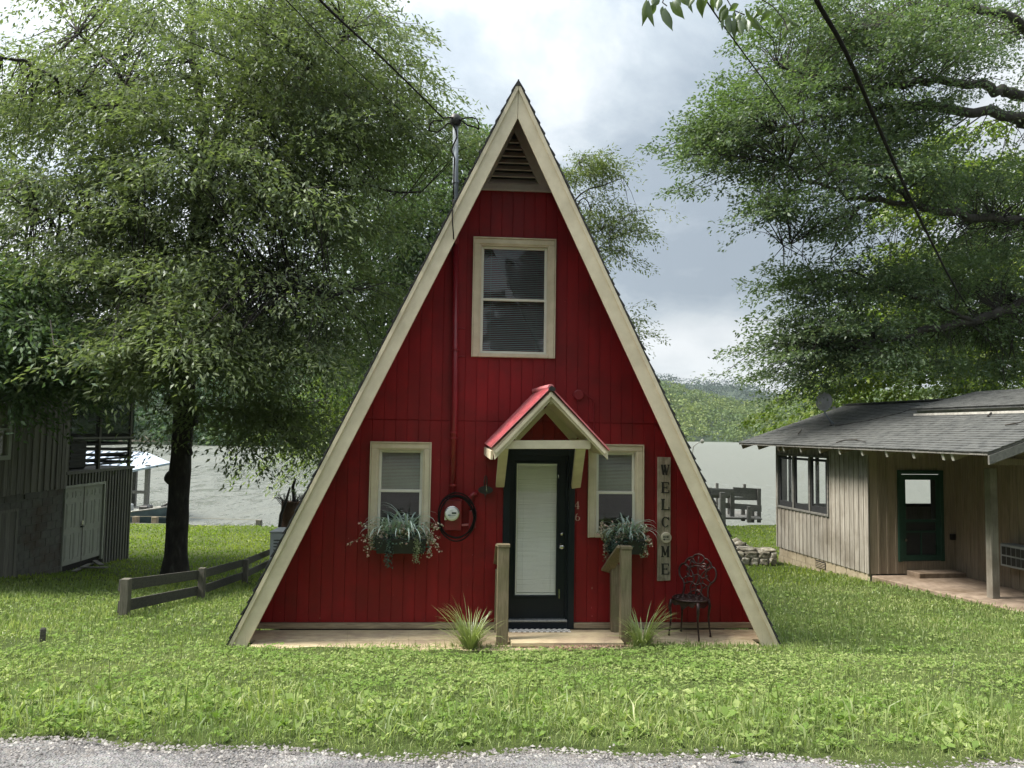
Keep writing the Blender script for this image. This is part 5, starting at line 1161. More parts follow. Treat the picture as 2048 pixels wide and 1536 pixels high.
dbeam((1440, 1010), (1522, 1016), .06, .22, 'joist', 30.5, 31.2); dbeam((1500, 1018), (1522, 1020), .06, .16, 'joist', 30.6, 31.2)
for i in range(6): a = P(1450+9*i, 1037, 29.9+.2*i); MB().box(a.x-.9, a.x+.5, a.y, a.y+.19, a.z-WATER, a.z-WATER+.04).build('walkway_plank', M['dock'], dk)
# small white lamp arm on a pole by the shore
lp = empty('shore_lamp', P(1385, 920, 28.2), 0, 'thin shore lamp with curved arm and pale head beyond the right roof slope', 'lamp'); o0 = Vector(lp.location)
g0 = gz(o0.x, o0.y)-o0.z
MB().tube([(-.0, 0, g0), (0, 0, .0)], .05, 7).build('pole', M['dock'], lp); pts = [P(*p, 28.2)-o0 for p in ((1385, 905), (1387, 893), (1395, 886), (1403, 884))]
MB().tube([(0, 0, -.1)] + pts, .018, 5).build('curved_arm', M['whiteend'], lp, True); V, F_ = ico(.07, pts[-1]+Vector((.03, 0, .03)), (1, 1, 1.2), 0, 2); mesh_obj('lamp_head', V, F_, M['whiteend'], lp, True)
# ================================================================== GROUND, ROAD, WATER, HILLS
def grid(name, xs, ys, zf, m, kind='structure', smooth=True):
    V = np.array([(x, y, zf(x, y)) for y in ys for x in xs]); nx = len(xs); Q = np.array([(j*nx+i, j*nx+i+1, (j+1)*nx+i+1, (j+1)*nx+i) for j in range(len(ys)-1) for i in range(nx-1)])
    return tag(np_mesh(name, V, Q, m, None, smooth), kind=kind)
def redge(x): return 3.92 + .05*math.sin(x*2.3) + .04*math.sin(x*5.1+1) + .10*ss(.5, 3, x)*.0 - .02*x*.5
m, T, b = new_mat('lawn_ground')
pos = T.add('ShaderNodeNewGeometry').outputs['Position']
n1 = T.noise(pos, .55, 6, .65); n2 = T.noise(pos, 9, 6, .7); n3 = T.noise(pos, 45, 4, .7)
c = T.ramp(n1, [(.32, (.055, .075, .026)), (.5, (.085, .115, .036)), (.68, (.12, .145, .050))])
c = T.mix(T.ramp(n2, [(.35, 0.55), (.65, 0.0)]), c, (.045, .070, .018)); c = T.mix(T.ramp(n3, [(.5, 0.0), (.75, .5)]), c, (.15, .19, .055))
c = T.mix(T.ramp(T.noise(pos, 1.7, 5, .7), [(.62, 0.0), (.72, .7)]), c, (.10, .085, .045))
T.link(c, b.inputs['Base Color']); b.inputs['Roughness'].default_value = .95; b.inputs['Specular IOR Level'].default_value = .1
bn = T.add('ShaderNodeBump'); bn.inputs['Strength'].default_value = .9; bn.inputs['Distance'].default_value = .05; T.link(T.noise(pos, 26, 6, .75), bn.inputs['Height']); T.link(bn.outputs[0], b.inputs['Normal'])
M['lawn'] = m
xs = list(np.arange(-70, -16, 3.0)) + list(np.arange(-16, 16, .35)) + list(np.arange(16, 72, 3.0))
ys = list(np.arange(3.0, 12, .22)) + list(np.arange(12, 35.5, .5)) + [36.5, 40, 46, 60, 90]
def lawnz(x, y):
    z = gz(x, y)
    z -= .045*(1-ss(redge(x)-.10, redge(x)+.16, y))
    return z + (.012*math.sin(x*7.1+y*3)*math.sin(y*6.3-x*2) if 4 < y < 14 else 0)
grid('lawn', xs, ys, lawnz, M['lawn'])
m, T, b = new_mat('old_asphalt')
pos = T.add('ShaderNodeNewGeometry').outputs['Position']
v = T.add('ShaderNodeTexVoronoi'); v.inputs['Scale'].default_value = 75; T.link(pos, v.inputs['Vector'])
c = T.mix(.8, (.15, .138, .135), v.outputs['Color'], 'SOFT_LIGHT'); hs = T.add('ShaderNodeHueSaturation'); hs.inputs['Saturation'].default_value = .10; T.link(c, hs.inputs['Color'])
c = T.mix(T.ramp(T.noise(T.mapping(pos, (.6, 2.2, 1)), 2.2, 6, .7), [(.38, 0.75), (.60, 0.0)]), hs.outputs[0], (.055, .053, .056))
c = T.mix(T.ramp(T.noise(pos, 7, 5, .7), [(.5, 0.0), (.72, .55)]), c, (.30, .28, .27))
c = T.mix(T.ramp(T.noise(pos, 1.3, 5, .7), [(.60, 0.0), (.72, .5)]), c, (.13, .105, .07))
T.link(c, b.inputs['Base Color']); b.inputs['Roughness'].default_value = .85
bn = T.add('ShaderNodeBump'); bn.inputs['Strength'].default_value = 1; bn.inputs['Distance'].default_value = .012; T.link(v.outputs['Distance'], bn.inputs['Height'])
bn2 = T.add('ShaderNodeBump'); bn2.inputs['Strength'].default_value = .8; bn2.inputs['Distance'].default_value = .03; T.link(T.noise(pos, 8, 6, .7), bn2.inputs['Height']); T.link(bn.outputs[0], bn2.inputs['Normal']); T.link(bn2.outputs[0], b.inputs['Normal'])
M['road'] = m
grid('road', list(np.arange(-60, -6, 3.)) + list(np.arange(-6, 6, .15)) + list(np.arange(6, 61, 3.)), [-2.2, -1, 0, 1, 2, 2.6] + list(np.arange(3.0, 4.0, .08)) + [4.05], lambda x, y: -.012*ss(3.2, 4.0, y) - .05*ss(redge(x)-.10, redge(x)+.02, y) + .006*math.sin(x*6)*math.sin(y*9), M['road'])
grid('far_lawn', [-300, -60, 60, 300], [-300, -60, -2.2], lambda x, y: -.05, M['lawn'])
# loose gravel: white and grey chips scattered on the verge and the road
def scatter_stones(name, n, yf, size, m, seed, zf):
    r = np.random.default_rng(seed); x = r.uniform(-4.2, 4.2, n)*1.0; y = yf(r, x, n); s_ = size*(.5+r.random(n)**2*1.3)
    base = np.array([(1,0,0),(0,1,0),(-1,0,0),(0,-1,0),(0,0,.7),(.1,.1,-.5)]); F_ = np.array([(0,1,4),(1,2,4),(2,3,4),(3,0,4)])
    V = np.zeros((n, 5, 3)); a = r.uniform(0, 6.28, n); ca, sa = np.cos(a), np.sin(a); k = r.uniform(.6, 1.3, (n, 5))
    for i in range(5):
        bx_, by_, bz_ = base[i]; V[:, i, 0] = x + (bx_*ca-by_*sa)*s_*k[:, i]; V[:, i, 1] = y + (bx_*sa+by_*ca)*s_*k[:, (i+1) % 5]; V[:, i, 2] = zf(x, y) + bz_*s_*k[:, i] - (.1*s_)
    Q = (np.arange(n)[:, None, None]*5 + F_[None]).reshape(-1, 3); return tag(np_mesh(name, V.reshape(-1, 3), Q, m, None, False, 3), kind='stuff')
vre = np.vectorize(redge); vgz = np.vectorize(gz)
M['grav'] = leaf_mat('grey_gravel', (.07, .066, .064), (.12, .112, .108), (.26, .25, .24), 0, .03)
M['gravw'] = leaf_mat('pale_gravel', (.11, .10, .095), (.18, .17, .16), (.34, .33, .31), 0, .03)
scatter_stones('verge_gravel', 11000, lambda r, x, n: vre(x) - .10 + r.normal(0, .085, n), .0065, M['grav'], 1, lambda x, y: -.012-.035*(y > vre(x)-.03))
scatter_stones('white_gravel', 2300, lambda r, x, n: vre(x) - .12 + r.normal(0, .10, n) , .0085, M['gravw'], 2, lambda x, y: -.010-.03*(y > vre(x)-.03))
scatter_stones('road_gravel', 9000, lambda r, x, n: r.uniform(3.0, 3.85, n), .0055, M['grav'], 3, lambda x, y: np.full(len(x), -.008))
# water
m = bpy.data.materials.new('lake_water'); m.use_nodes = True; T = NT(m.node_tree); b = T.n['Principled BSDF']
pos = T.add('ShaderNodeNewGeometry').outputs['Position']
b.inputs['Base Color'].default_value = (.125, .135, .115, 1); b.inputs['Roughness'].default_value = .13; b.inputs['IOR'].default_value = 1.33; b.inputs['Specular IOR Level'].default_value = .8
wp = T.noise(T.mapping(pos, (.035, .022, 1)), 1.0, 6, .65, .5); sx_ = T.add('ShaderNodeSeparateXYZ'); T.link(pos, sx_.inputs[0])
wind = T.math('ADD', wp, T.math('MULTIPLY', T.math('ADD', T.math('DIVIDE', sx_.outputs[0], 60.0), .30, True), .36))
wf = T.noise(T.mapping(pos, (1.6, .55, 1)), .9, 6, .75)
T.link(T.ramp(T.math('ADD', T.math('MULTIPLY', wf, .55), T.math('MULTIPLY', wind, .6)), [(.50, .05), (.56, .30), (.66, .60)]), b.inputs['Roughness'])
w1 = T.noise(T.mapping(pos, (1.3, .75, 1), rot=(0, 0, .10)), .55, 7, .72, .3); w2 = T.noise(T.mapping(pos, (1, 1.3, 1)), 4.5, 4, .65, .3)
hgt = T.math('ADD', T.math('MULTIPLY', w1, .68), T.math('MULTIPLY', w2, .32))
bn = T.add('ShaderNodeBump'); bn.inputs['Strength'].default_value = 1.0; bn.inputs['Distance'].default_value = .55; T.link(hgt, bn.inputs['Height']); T.link(bn.outputs[0], b.inputs['Normal'])
M['water'] = m
grid('lake_water', [-1500, -300, -60, 0, 60, 300, 1500], [29.0, 36, 60, 120, 300, 700, 1900], lambda x, y: WATER, M['water'])
grid('lake_bed', [-1500, -60, 60, 1500], [60, 200, 1900], lambda x, y: WATER-2.8, M['lawn'])

# far woods -------------------------------------------------------
def leafcloud(C, Rr, n, size, rng_, flat=.8, up=.25, shell=.35):
    "C (k,3) centres, Rr (k,) radii -> quad arrays; n faces per crown, on the upper shell"
    k = len(C); N = k*n; u = rng_.normal(size=(N, 3)); u /= np.linalg.norm(u, axis=1)[:, None]; u[:, 2] = np.abs(u[:, 2])*1.0 - up; u /= np.linalg.norm(u, axis=1)[:, None]
    ci = np.repeat(np.arange(k), n); lump = 1 + .22*np.sin(u[:, 0]*5+ci)*np.sin(u[:, 1]*5+ci*1.7)*np.sin(u[:, 2]*6+ci*.6)
    rad = Rr[ci]*(1 - shell*rng_.random(N)**2)*lump; p = C[ci] + u*rad[:, None]*np.array([1, 1, flat])
    s_ = size*Rr[ci]*(.6+.8*rng_.random(N)); t = rng_.normal(size=(N, 3)); nn = u + .7*t; nn /= np.linalg.norm(nn, axis=1)[:, None]
    a = np.cross(nn, rng_.normal(size=(N, 3))); a /= np.linalg.norm(a, axis=1)[:, None]; b_ = np.cross(nn, a)
    V = np.stack([p - a*s_[:, None], p - b_*s_[:, None]*.6, p + a*s_[:, None], p + b_*s_[:, None]*.6], 1).reshape(-1, 3)
    return V, np.arange(N*4).reshape(-1, 4)
def crestz(T_, px):  return lerpt(px, T_)
def woods(name, Y0, Y1, rows, prof, pxr, rad, n, size, m, seed, ground_m, jitter=.4, mix_ = None):
    "trees on a slope that rises from the water at Y0 so that the wood's top outline follows prof (pixel columns -> pixel height at Y1)"
    r = np.random.default_rng(seed); C_ = []; R_ = []
    def top(x, y):
        px = 1024 + x/y*F; t = (y-Y0)/(Y1-Y0); zt = P(px, lerpt(px, prof), Y1).z - rad*.8; return (WATER + rad*.25) + (zt-WATER-rad*.2)*max(0, t)**.85
    for i in range(rows):
        y = Y0 + (Y1-Y0)*i/(rows-1); xa, xb_ = P(pxr[0], 870, y).x, P(pxr[1], 870, y).x; k = int((xb_-xa)/(rad*1.25))
        for j in range(k+1):
            x = xa + (xb_-xa)*(j+r.uniform(-jitter, jitter))/max(1, k); yy = y + r.uniform(-.5, .5)*(Y1-Y0)/rows; rr = rad*r.uniform(.6, 1.35)
            C_.append((x, yy, top(x, yy) + r.uniform(-.3, .25)*rad)); R_.append(rr)
    V, Q = leafcloud(np.array(C_), np.array(R_), n, size, r); o = tag(np_mesh(name, V, Q, m), kind='stuff')
    xa, xb_ = P(pxr[0], 870, Y0).x - 20, P(pxr[1], 870, Y0).x+20; xs_ = np.linspace(0, 1, 60)
    Vg = []; ys_ = np.linspace(Y0-rad*.6, Y1+rad, 12)
    for y in ys_:
        a_, b_ = P(pxr[0], 870, y).x, P(pxr[1], 870, y).x
        for t in xs_: x = a_ + (b_-a_)*t; Vg.append((x, y, (WATER-1.2 if y < Y0-rad*.3 else top(x, max(y, Y0)) - rad*.55)))
    for t in xs_: x = P(pxr[0]+(pxr[1]-pxr[0])*t, 870, Y1*1.5).x; Vg.append((x, Y1*1.5, WATER-3))
    Q = np.array([(j*60+i, j*60+i+1, (j+1)*60+i+1, (j+1)*60+i) for j in range(12) for i in range(59)]); tag(np_mesh(name.replace('woods', 'hill'), np.array(Vg), Q, ground_m, None, True), kind='structure'); return o
M['wgr'] = Mt('dark_forest_floor', (.012, .025, .010), (.025, .045, .016), freq=.2, rough=1)
M['wA'] = leaf_mat('far_bright_woods', (.085, .125, .040), (.135, .18, .055), (.20, .23, .075), .25, .02, (.08, .125, .055), .035)
M['wB'] = leaf_mat('far_ridge_woods', (.024, .044, .034), (.036, .060, .046), (.05, .078, .055), .2, .02)  # the ridge's haze blue is put into the leaf colour
M['wC'] = leaf_mat('near_bank_woods', (.022, .050, .018), (.045, .085, .028), (.09, .13, .04), .25, .03, (.03, .06, .03), .06)
woods('far_shore_woods', 440, 620, 16, [(1150, 742), (1310, 758), (1360, 768), (1450, 792), (1500, 806), (1560, 790), (1640, 782), (1800, 775), (2048, 770), (2600, 760)], (1080, 2700), 6.0, 120, .13, M['wA'], 5, M['wgr'])
woods('distant_ridge_woods', 900, 1350, 14, [(900, 760), (1240, 738), (1310, 742), (1340, 752), (1400, 757), (1440, 760), (1470, 753), (1500, 765), (1545, 782), (1640, 800), (2048, 810), (2600, 790)], (700, 2700), 10.0, 60, .13, M['wB'], 6, M['wgr'])
woods('near_bank_woods', 176, 250, 12, [(-900, 640), (0, 640), (300, 650), (600, 700), (700, 705), (800, 715), (1000, 735), (1250, 760), (1330, 850)], (-1000, 1290), 4.2, 130, .14, M['wC'], 7, M['wgr'])
def back_woods():
    M['wD'] = leaf_mat('roadside_wood_leaf', (.020, .030, .020), (.032, .044, .030), (.055, .07, .045), .2, .0); r = np.random.default_rng(77); C_ = []; R_ = []
    for i in range(330):
        x = r.uniform(-60, 60); y = -17 - r.uniform(0, 16); C_.append((x, y, r.uniform(1.5, 17))); R_.append(r.uniform(1.8, 3.4))
    V, Q = leafcloud(np.array(C_), np.array(R_), 130, .22, r, .9, 1.0); tag(np_mesh('roadside_woods', V, Q, M['wD']), kind='stuff')
back_woods()
# pale strip of dead wood on the left bank
random.seed(3); mb = MB()
for i in range(60):
    x0 = random.uniform(240, 340) if i < 46 else random.uniform(560, 600); Y = 174.5; a = P(x0, 884-random.uniform(0, 3), Y); b_ = P(x0+random.uniform(-14, 18), 884-random.uniform(-1, 10)*(.3 if i % 3 else 1.6), Y); mb.tube([a, a.lerp(b_, .5)+Vector((0, 0, random.uniform(-.2, .4))), b_], [.13, .10, .04], 4)
tag(mb.build('driftwood', M['signw'], None), 'pale tangle of fallen dead branches along the far left bank', 'driftwood', kind='stuff')

# ================================================================== TREES
def sprays(C, A, Sz, n, L, Wd, r, droop=.35, flat=.10, fan=.5, dens=1.0):
    "leaf sprays: centres C, axis A (outward), size Sz, n leaves each"
    k = len(C); N = k*n; ci = np.repeat(np.arange(k), n); A = A/np.linalg.norm(A, axis=1)[:, None]
    upv = np.tile([0, 0, 1.0], (k, 1)) + r.normal(0, .22, (k, 3)); S_ = np.cross(A, upv); S_ /= np.linalg.norm(S_, axis=1)[:, None]; U = np.cross(S_, A)
    t = r.uniform(-.6, 1, N); s_ = Sz[ci]; u = r.uniform(-1, 1, N)*fan*(1.15 - .45*np.abs(t)); h = r.normal(0, flat, N)
    # gather leaves on twiglets
    tw = np.round(u*4)/4; u = tw + (u-tw)*.35 + (t+.6)*np.sign(u)*.08
    p = C[ci] + A[ci]*(t*s_)[:, None] + S_[ci]*(u*s_)[:, None] + U[ci]*(h*s_)[:, None]; p[:, 2] -= droop*s_*((t+.3)**2*(t > -.3) + .5*u*u)
    d = A[ci]*.7 + S_[ci]*(np.sign(u)*.6)[:, None] + r.normal(0, .45, (N, 3)); d[:, 2] -= droop*1.3; d /= np.linalg.norm(d, axis=1)[:, None]
    nn = U[ci] + r.normal(0, .5, (N, 3)); sd_ = np.cross(d, nn); sd_ /= np.linalg.norm(sd_, axis=1)[:, None]; nr = np.cross(sd_, d)
    Ls = L*(.6+.7*r.random(N)); Ws = Wd*(.7+.5*r.random(N))
    V = np.stack([p, p + d*(Ls*.42)[:, None] + sd_*Ws[:, None] + nr*(Ws*.4)[:, None], p + d*Ls[:, None] - nr*(Ws*.3)[:, None], p + d*(Ls*.42)[:, None] - sd_*Ws[:, None] + nr*(Ws*.4)[:, None]], 1).reshape(-1, 3)
    return V, np.arange(N*4).reshape(-1, 4)
def tree(name, label, trunk, tr, limbs, ells, nl, L, Wd, bark, leaf, seed, size=(.7, 1.2), twig=True, center=None, group=None, droop=.35, dens=1.0, gap=.0, bough=13, spread=.8, base_flare=1.5, knots=()):
    """trunk / limbs = pixel paths with depths; ells = crown lobes (px,py,rx,ry,D,rd,count)"""
    r = np.random.default_rng(seed); random.seed(seed)
    tp = [P(*q) for q in trunk]; tp[0].z = gz(tp[0].x, tp[0].y) - .15 if tp[0].y < 33 else tp[0].z
    e = empty(name, Vector((tp[0].x, tp[0].y, tp[0].z+.15)), 0, label, 'tree', group); O = e.location.copy(); Oa = np.array(O)
    def sub(pts, k=5):
        q = smooth([tuple(p) for p in pts], k); return [Vector(p) for p in q]
    q = sub(tp); m_ = len(q); rr = []
    for i in range(m_):
        t = i/(m_-1); f_ = 1 + (base_flare-1)*max(0, 1-t*m_/3.2)**2; rr.append(lerpt(t, tr)*f_*(1+.04*math.sin(i*2.1)))
    mb = MB().tube([p-O for p in q], rr, 14)
    trk = mb.build('trunk', bark, e, True)
    for (px, py, D, s_) in knots: V, F_ = ico(s_, P(px, py, D)-O, (1, 1, 1.3), .15, 2, int(px)); mesh_obj('knot', V, F_, bark, trk, True)
    skel = [(p, rr[i]) for i, p in enumerate(q) if i > m_*.3]
    for li in limbs:
        pts, r0, r1 = li; lp_ = sub([P(*w_) for w_ in pts]); n_ = len(lp_); rs_ = [r0 + (r1-r0)*(i/(n_-1))**.8 for i in range(n_)]
        for i in range(1, n_): lp_[i] = lp_[i] + rv()*min(.08, r0*.6)
        lb_ = MB().tube([p-O for p in lp_], rs_, 8); lb_.build('limb', bark, e, True); skel += [(p, rs_[i]) for i, p in enumerate(lp_) if i > 1]
    SK = np.array([tuple(p) for p, _ in skel]); ctr = np.array(center if center else tuple(tp[-1]))
    C_ = []; A_ = []; S_ = []
    for (px, py, rx, ry, D, rd, cnt) in ells:
        k = 0; cnt = int(cnt*dens); tries = 0; nb_ = max(1, int(cnt/bough)); BC = []
        for _ in range(nb_):
            u = r.normal(size=3); u /= np.linalg.norm(u); rad = r.random()**.40; BC.append(P(px+u[0]*rx*rad, py+u[2]*ry*rad, D+u[1]*rd*rad))
        while k < cnt and tries < cnt*20:
            tries += 1; u = r.normal(size=3); u /= np.linalg.norm(u); rad = r.random()**.42
            X, Y, Z = px+u[0]*rx*rad, py+u[2]*ry*rad, D+u[1]*rd*rad
            if gap and (math.sin(X*.031+seed)*math.sin(Y*.043+seed*2)+.6*math.sin(X*.07+Y*.05)*math.sin(Y*.09-X*.02)) > 1-gap: continue
            p = P(X, Y, Z); c_ = P(px, py, D); o_ = (p-c_)
            if r.random() < .78:
                bc = BC[int(r.integers(nb_))]; o_ = Vector((r.normal(0, spread), r.normal(0, spread), 0))*(D/19); p = bc + o_ + Vector((0, 0, r.normal(0, .16) - .18*o_.length**1.5))*(D/19); o_ = o_ + (bc-c_).normalized()*.6
            o_.z *= .35; o2 = Vector((p.x-ctr[0], p.y-ctr[1], 0)); ax_ = o_.normalized()*.6 + o2.normalized()*.7 + rv()*.35
            C_.append(tuple(p)); A_.append(tuple(ax_)); S_.append(r.uniform(*size)*(D/19.0)); k += 1
    C_ = np.array(C_); A_ = np.array(A_); S_ = np.array(S_)
    V, Q = sprays(C_, A_, S_, nl, L, Wd, r, droop); V -= Oa
    tag(np_mesh('crown', V, Q, leaf, e), kind='stuff')
    if twig:
        mb = MB()
        for i in range(len(C_)):
            d2 = ((SK-C_[i])**2).sum(1); j = int(np.argmin(d2 + r.random(len(d2))*1.6)); a = Vector(SK[j]); b_ = Vector(C_[i]); dist = (b_-a).length
            if dist > 3.6: continue
            ax_ = Vector(A_[i]).normalized()*S_[i]*.6; mid = a.lerp(b_, .5) + Vector((0, 0, .12*dist)) + rv()*.08*dist; r0 = .005+.006*dist
            mb.tube([a-O, mid-O, b_-O, b_+ax_-Vector((0, 0, .1))-O], [r0, r0*.65, r0*.35, .003], 4, False)
        tag(mb.build('twigs', bark, e), kind='stuff')
    return e
M['lfA'] = leaf_mat('elm_leaf', (.090, .125, .068), (.140, .180, .095), (.23, .26, .145), .40, .04, (.155, .195, .08), .55)  # paler grey in the leaf colour stands in for glare haze
M['lfB'] = leaf_mat('shaded_green_leaf', (.065, .105, .056), (.10, .155, .078), (.17, .215, .11), .38, .05, (.10, .16, .06), .5)
M['lfC'] = leaf_mat('oak_leaf', (.060, .095, .056), (.10, .145, .082), (.185, .225, .13), .38, .06, (.10, .15, .055), .5)
M['lfY'] = leaf_mat('yellow_green_leaf', (.07, .115, .022), (.12, .17, .035), (.19, .23, .05), .45, .05)
M['lfW'] = leaf_mat('pale_willow_leaf', (.07, .10, .035), (.11, .14, .05), (.16, .19, .075), .40, .06)
D1 = 19.3
tree('elm_tree', 'tall spreading tree with a mottled black trunk on the left lawn behind the fence',
     [(350, 1147, D1), (357, 1000, D1), (366, 850, D1), (375, 700, D1), (388, 600, D1), (398, 480, D1), (412, 330, D1)], [(0, .275), (.15, .26), (.5, .24), (.8, .28), (1, .23)],
     [([(412, 345, D1), (440, 270, D1), (480, 180, D1+.6), (530, 70, D1+1), (560, -60, D1+1.4)], .19, .06),
      ([(405, 360, D1), (360, 300, D1-.3), (280, 230, D1-1), (190, 210, D1-2), (90, 140, D1-2.5), (0, 110, D1-3)], .17, .03),
      ([(412, 340, D1), (405, 250, D1+.4), (390, 150, D1+.8), (380, 20, D1+1), (370, -80, D1+1)], .17, .05),
      ([(425, 325, D1), (500, 275, D1-.5), (545, 235, D1-1), (620, 130, D1-1.5), (700, 60, D1-2)], .16, .03),
      ([(405, 480, D1), (470, 400, D1-.6), (560, 365, D1-1), (700, 372, D1-1.2), (840, 385, D1-1.2)], .13, .02),
      ([(392, 560, D1), (300, 480, D1-.8), (180, 430, D1-1.6), (60, 430, D1-2.4)], .12, .02),
      ([(385, 620, D1), (460, 560, D1-1.2), (560, 560, D1-2.2), (660, 590, D1-2.6)], .11, .02),
      ([(382, 640, D1), (330, 600, D1-1.6), (260, 620, D1-2.8)], .10, .02),
      ([(383, 835, D1), (400, 820, D1-.1), (430, 816, D1-.2), (480, 822, D1-.3), (540, 850, D1-.5), (600, 900, D1-.6)], .085, .015),
      ([(410, 420, D1), (470, 330, D1+1.5), (600, 300, D1+2.5), (700, 250, D1+2.5)], .11, .02),
      ([(470, 215, D1), (590, 190, D1-.5), (740, 200, D1-1), (800, 260, D1-1)], .09, .015),
      ([(300, 245, D1-1), (230, 140, D1-1.4), (150, 60, D1-2)], .08, .02)],
     [(430, 60, 380, 160, D1, 4.5, 400), (130, 200, 220, 165, D1-1, 3.5, 215), (640, 150, 230, 190, D1-.5, 4, 320), (700, 300, 180, 130, D1-1, 3, 160), (430, 300, 300, 140, D1-1.5, 3.5, 260),
      (170, 420, 240, 120, D1-1.5, 3.5, 230), (300, 520, 250, 110, D1-1, 3.5, 180), (600, 440, 240, 120, D1-1, 3, 190), (560, 560, 200, 100, D1-2, 2.5, 160),
      (360, 660, 190, 80, D1-3, 1.5, 140), (320, 715, 140, 55, D1-3.2, 1.2, 100), (560, 680, 170, 80, D1-2, 2, 120), (520, 800, 140, 60, D1-1, 1.2, 70), (590, 860, 90, 60, D1-.8, 1.0, 34), (430, 650, 90, 50, D1-3.2, 1, 40), (110, 560, 110, 70, D1-2, 2, 50)],
     104, .145, .025, M['bark'], M['lfA'], 31, dens=.80, size=(.75, 1.25), gap=.42, droop=.42, knots=((341, 800, 19.15, .13), (338, 955, 19.15, .12), (378, 903, 19.1, .09), (385, 842, 19.15, .13), (372, 1000, 19.05, .06)))
tree('elm_tree', 'second leafy tree rising close behind the left slope of the A-frame',
     [(800, 1050, 27), (800, 900, 27), (795, 700, 27), (800, 520, 27), (830, 400, 27)], [(0, .28), (1, .14)],
     [([(800, 640, 27), (740, 540, 26.5), (690, 480, 26)], .14, .03), ([(797, 560, 27), (860, 470, 27), (930, 380, 27)], .13, .02), ([(800, 500, 27), (790, 400, 27), (780, 320, 27)], .12, .02), ([(797, 700, 27), (720, 640, 26), (650, 620, 26)], .10, .02)],
     [(820, 400, 150, 130, 27, 3, 190), (760, 540, 170, 110, 27, 3, 180), (720, 650, 130, 90, 27, 3, 110), (880, 480, 100, 150, 27, 3, 120), (940, 310, 70, 65, 27, 1.5, 55), (985, 260, 34, 40, 27, 1, 16), (840, 310, 90, 60, 27, 2, 50), (905, 240, 40, 26, 27, 1, 12)],
     75, .19, .036, M['bark'], M['lfB'], 32, spread=.6, gap=.15, droop=.42, size=(.6, 1.0))
tree('small_bright_tree', 'small yellow-green feathery tree by the water left of the A-frame roof',
     [(690, 1040, 30), (688, 960, 30), (700, 880, 30), (715, 790, 30)], [(0, .12), (1, .05)],
     [([(695, 900, 30), (670, 850, 30), (650, 800, 30)], .05, .01), ([(700, 880, 30), (730, 820, 30), (745, 760, 30)], .05, .01)],
     [(700, 800, 65, 90, 30, 2, 90), (660, 880, 45, 60, 30, 1.5, 34), (735, 730, 45, 60, 30, 1.5, 40)], 80, .20, .030, M['bark'], M['lfY'], 33, droop=.6, size=(.5, .8))
tree('leafy_tree', 'dark leafy tree overhanging the board-sided house at the left edge',
     [(-150, 1150, 17.5), (-140, 950, 17.5), (-120, 750, 17.5), (-110, 600, 17.5)], [(0, .30), (1, .2)],
     [([(-120, 740, 17.5), (-40, 690, 17), (60, 680, 16.8), (130, 700, 16.8)], .12, .02), ([(-112, 640, 17.5), (-20, 600, 17), (80, 600, 17)], .10, .02), ([(-120, 720, 17.5), (0, 740, 17.2), (80, 760, 17)], .08, .02)],
     [(20, 640, 150, 80, 17.2, 2, 150), (90, 700, 80, 60, 17, 1.5, 70), (20, 740, 90, 50, 16.8, 1.2, 60), (-110, 560, 160, 150, 17.5, 3, 130), (40, 550, 90, 50, 17.5, 2, 32), (150, 735, 40, 30, 18, 1, 14)],
     80, .16, .030, M['bark2'], M['lfB'], 34, droop=.4)
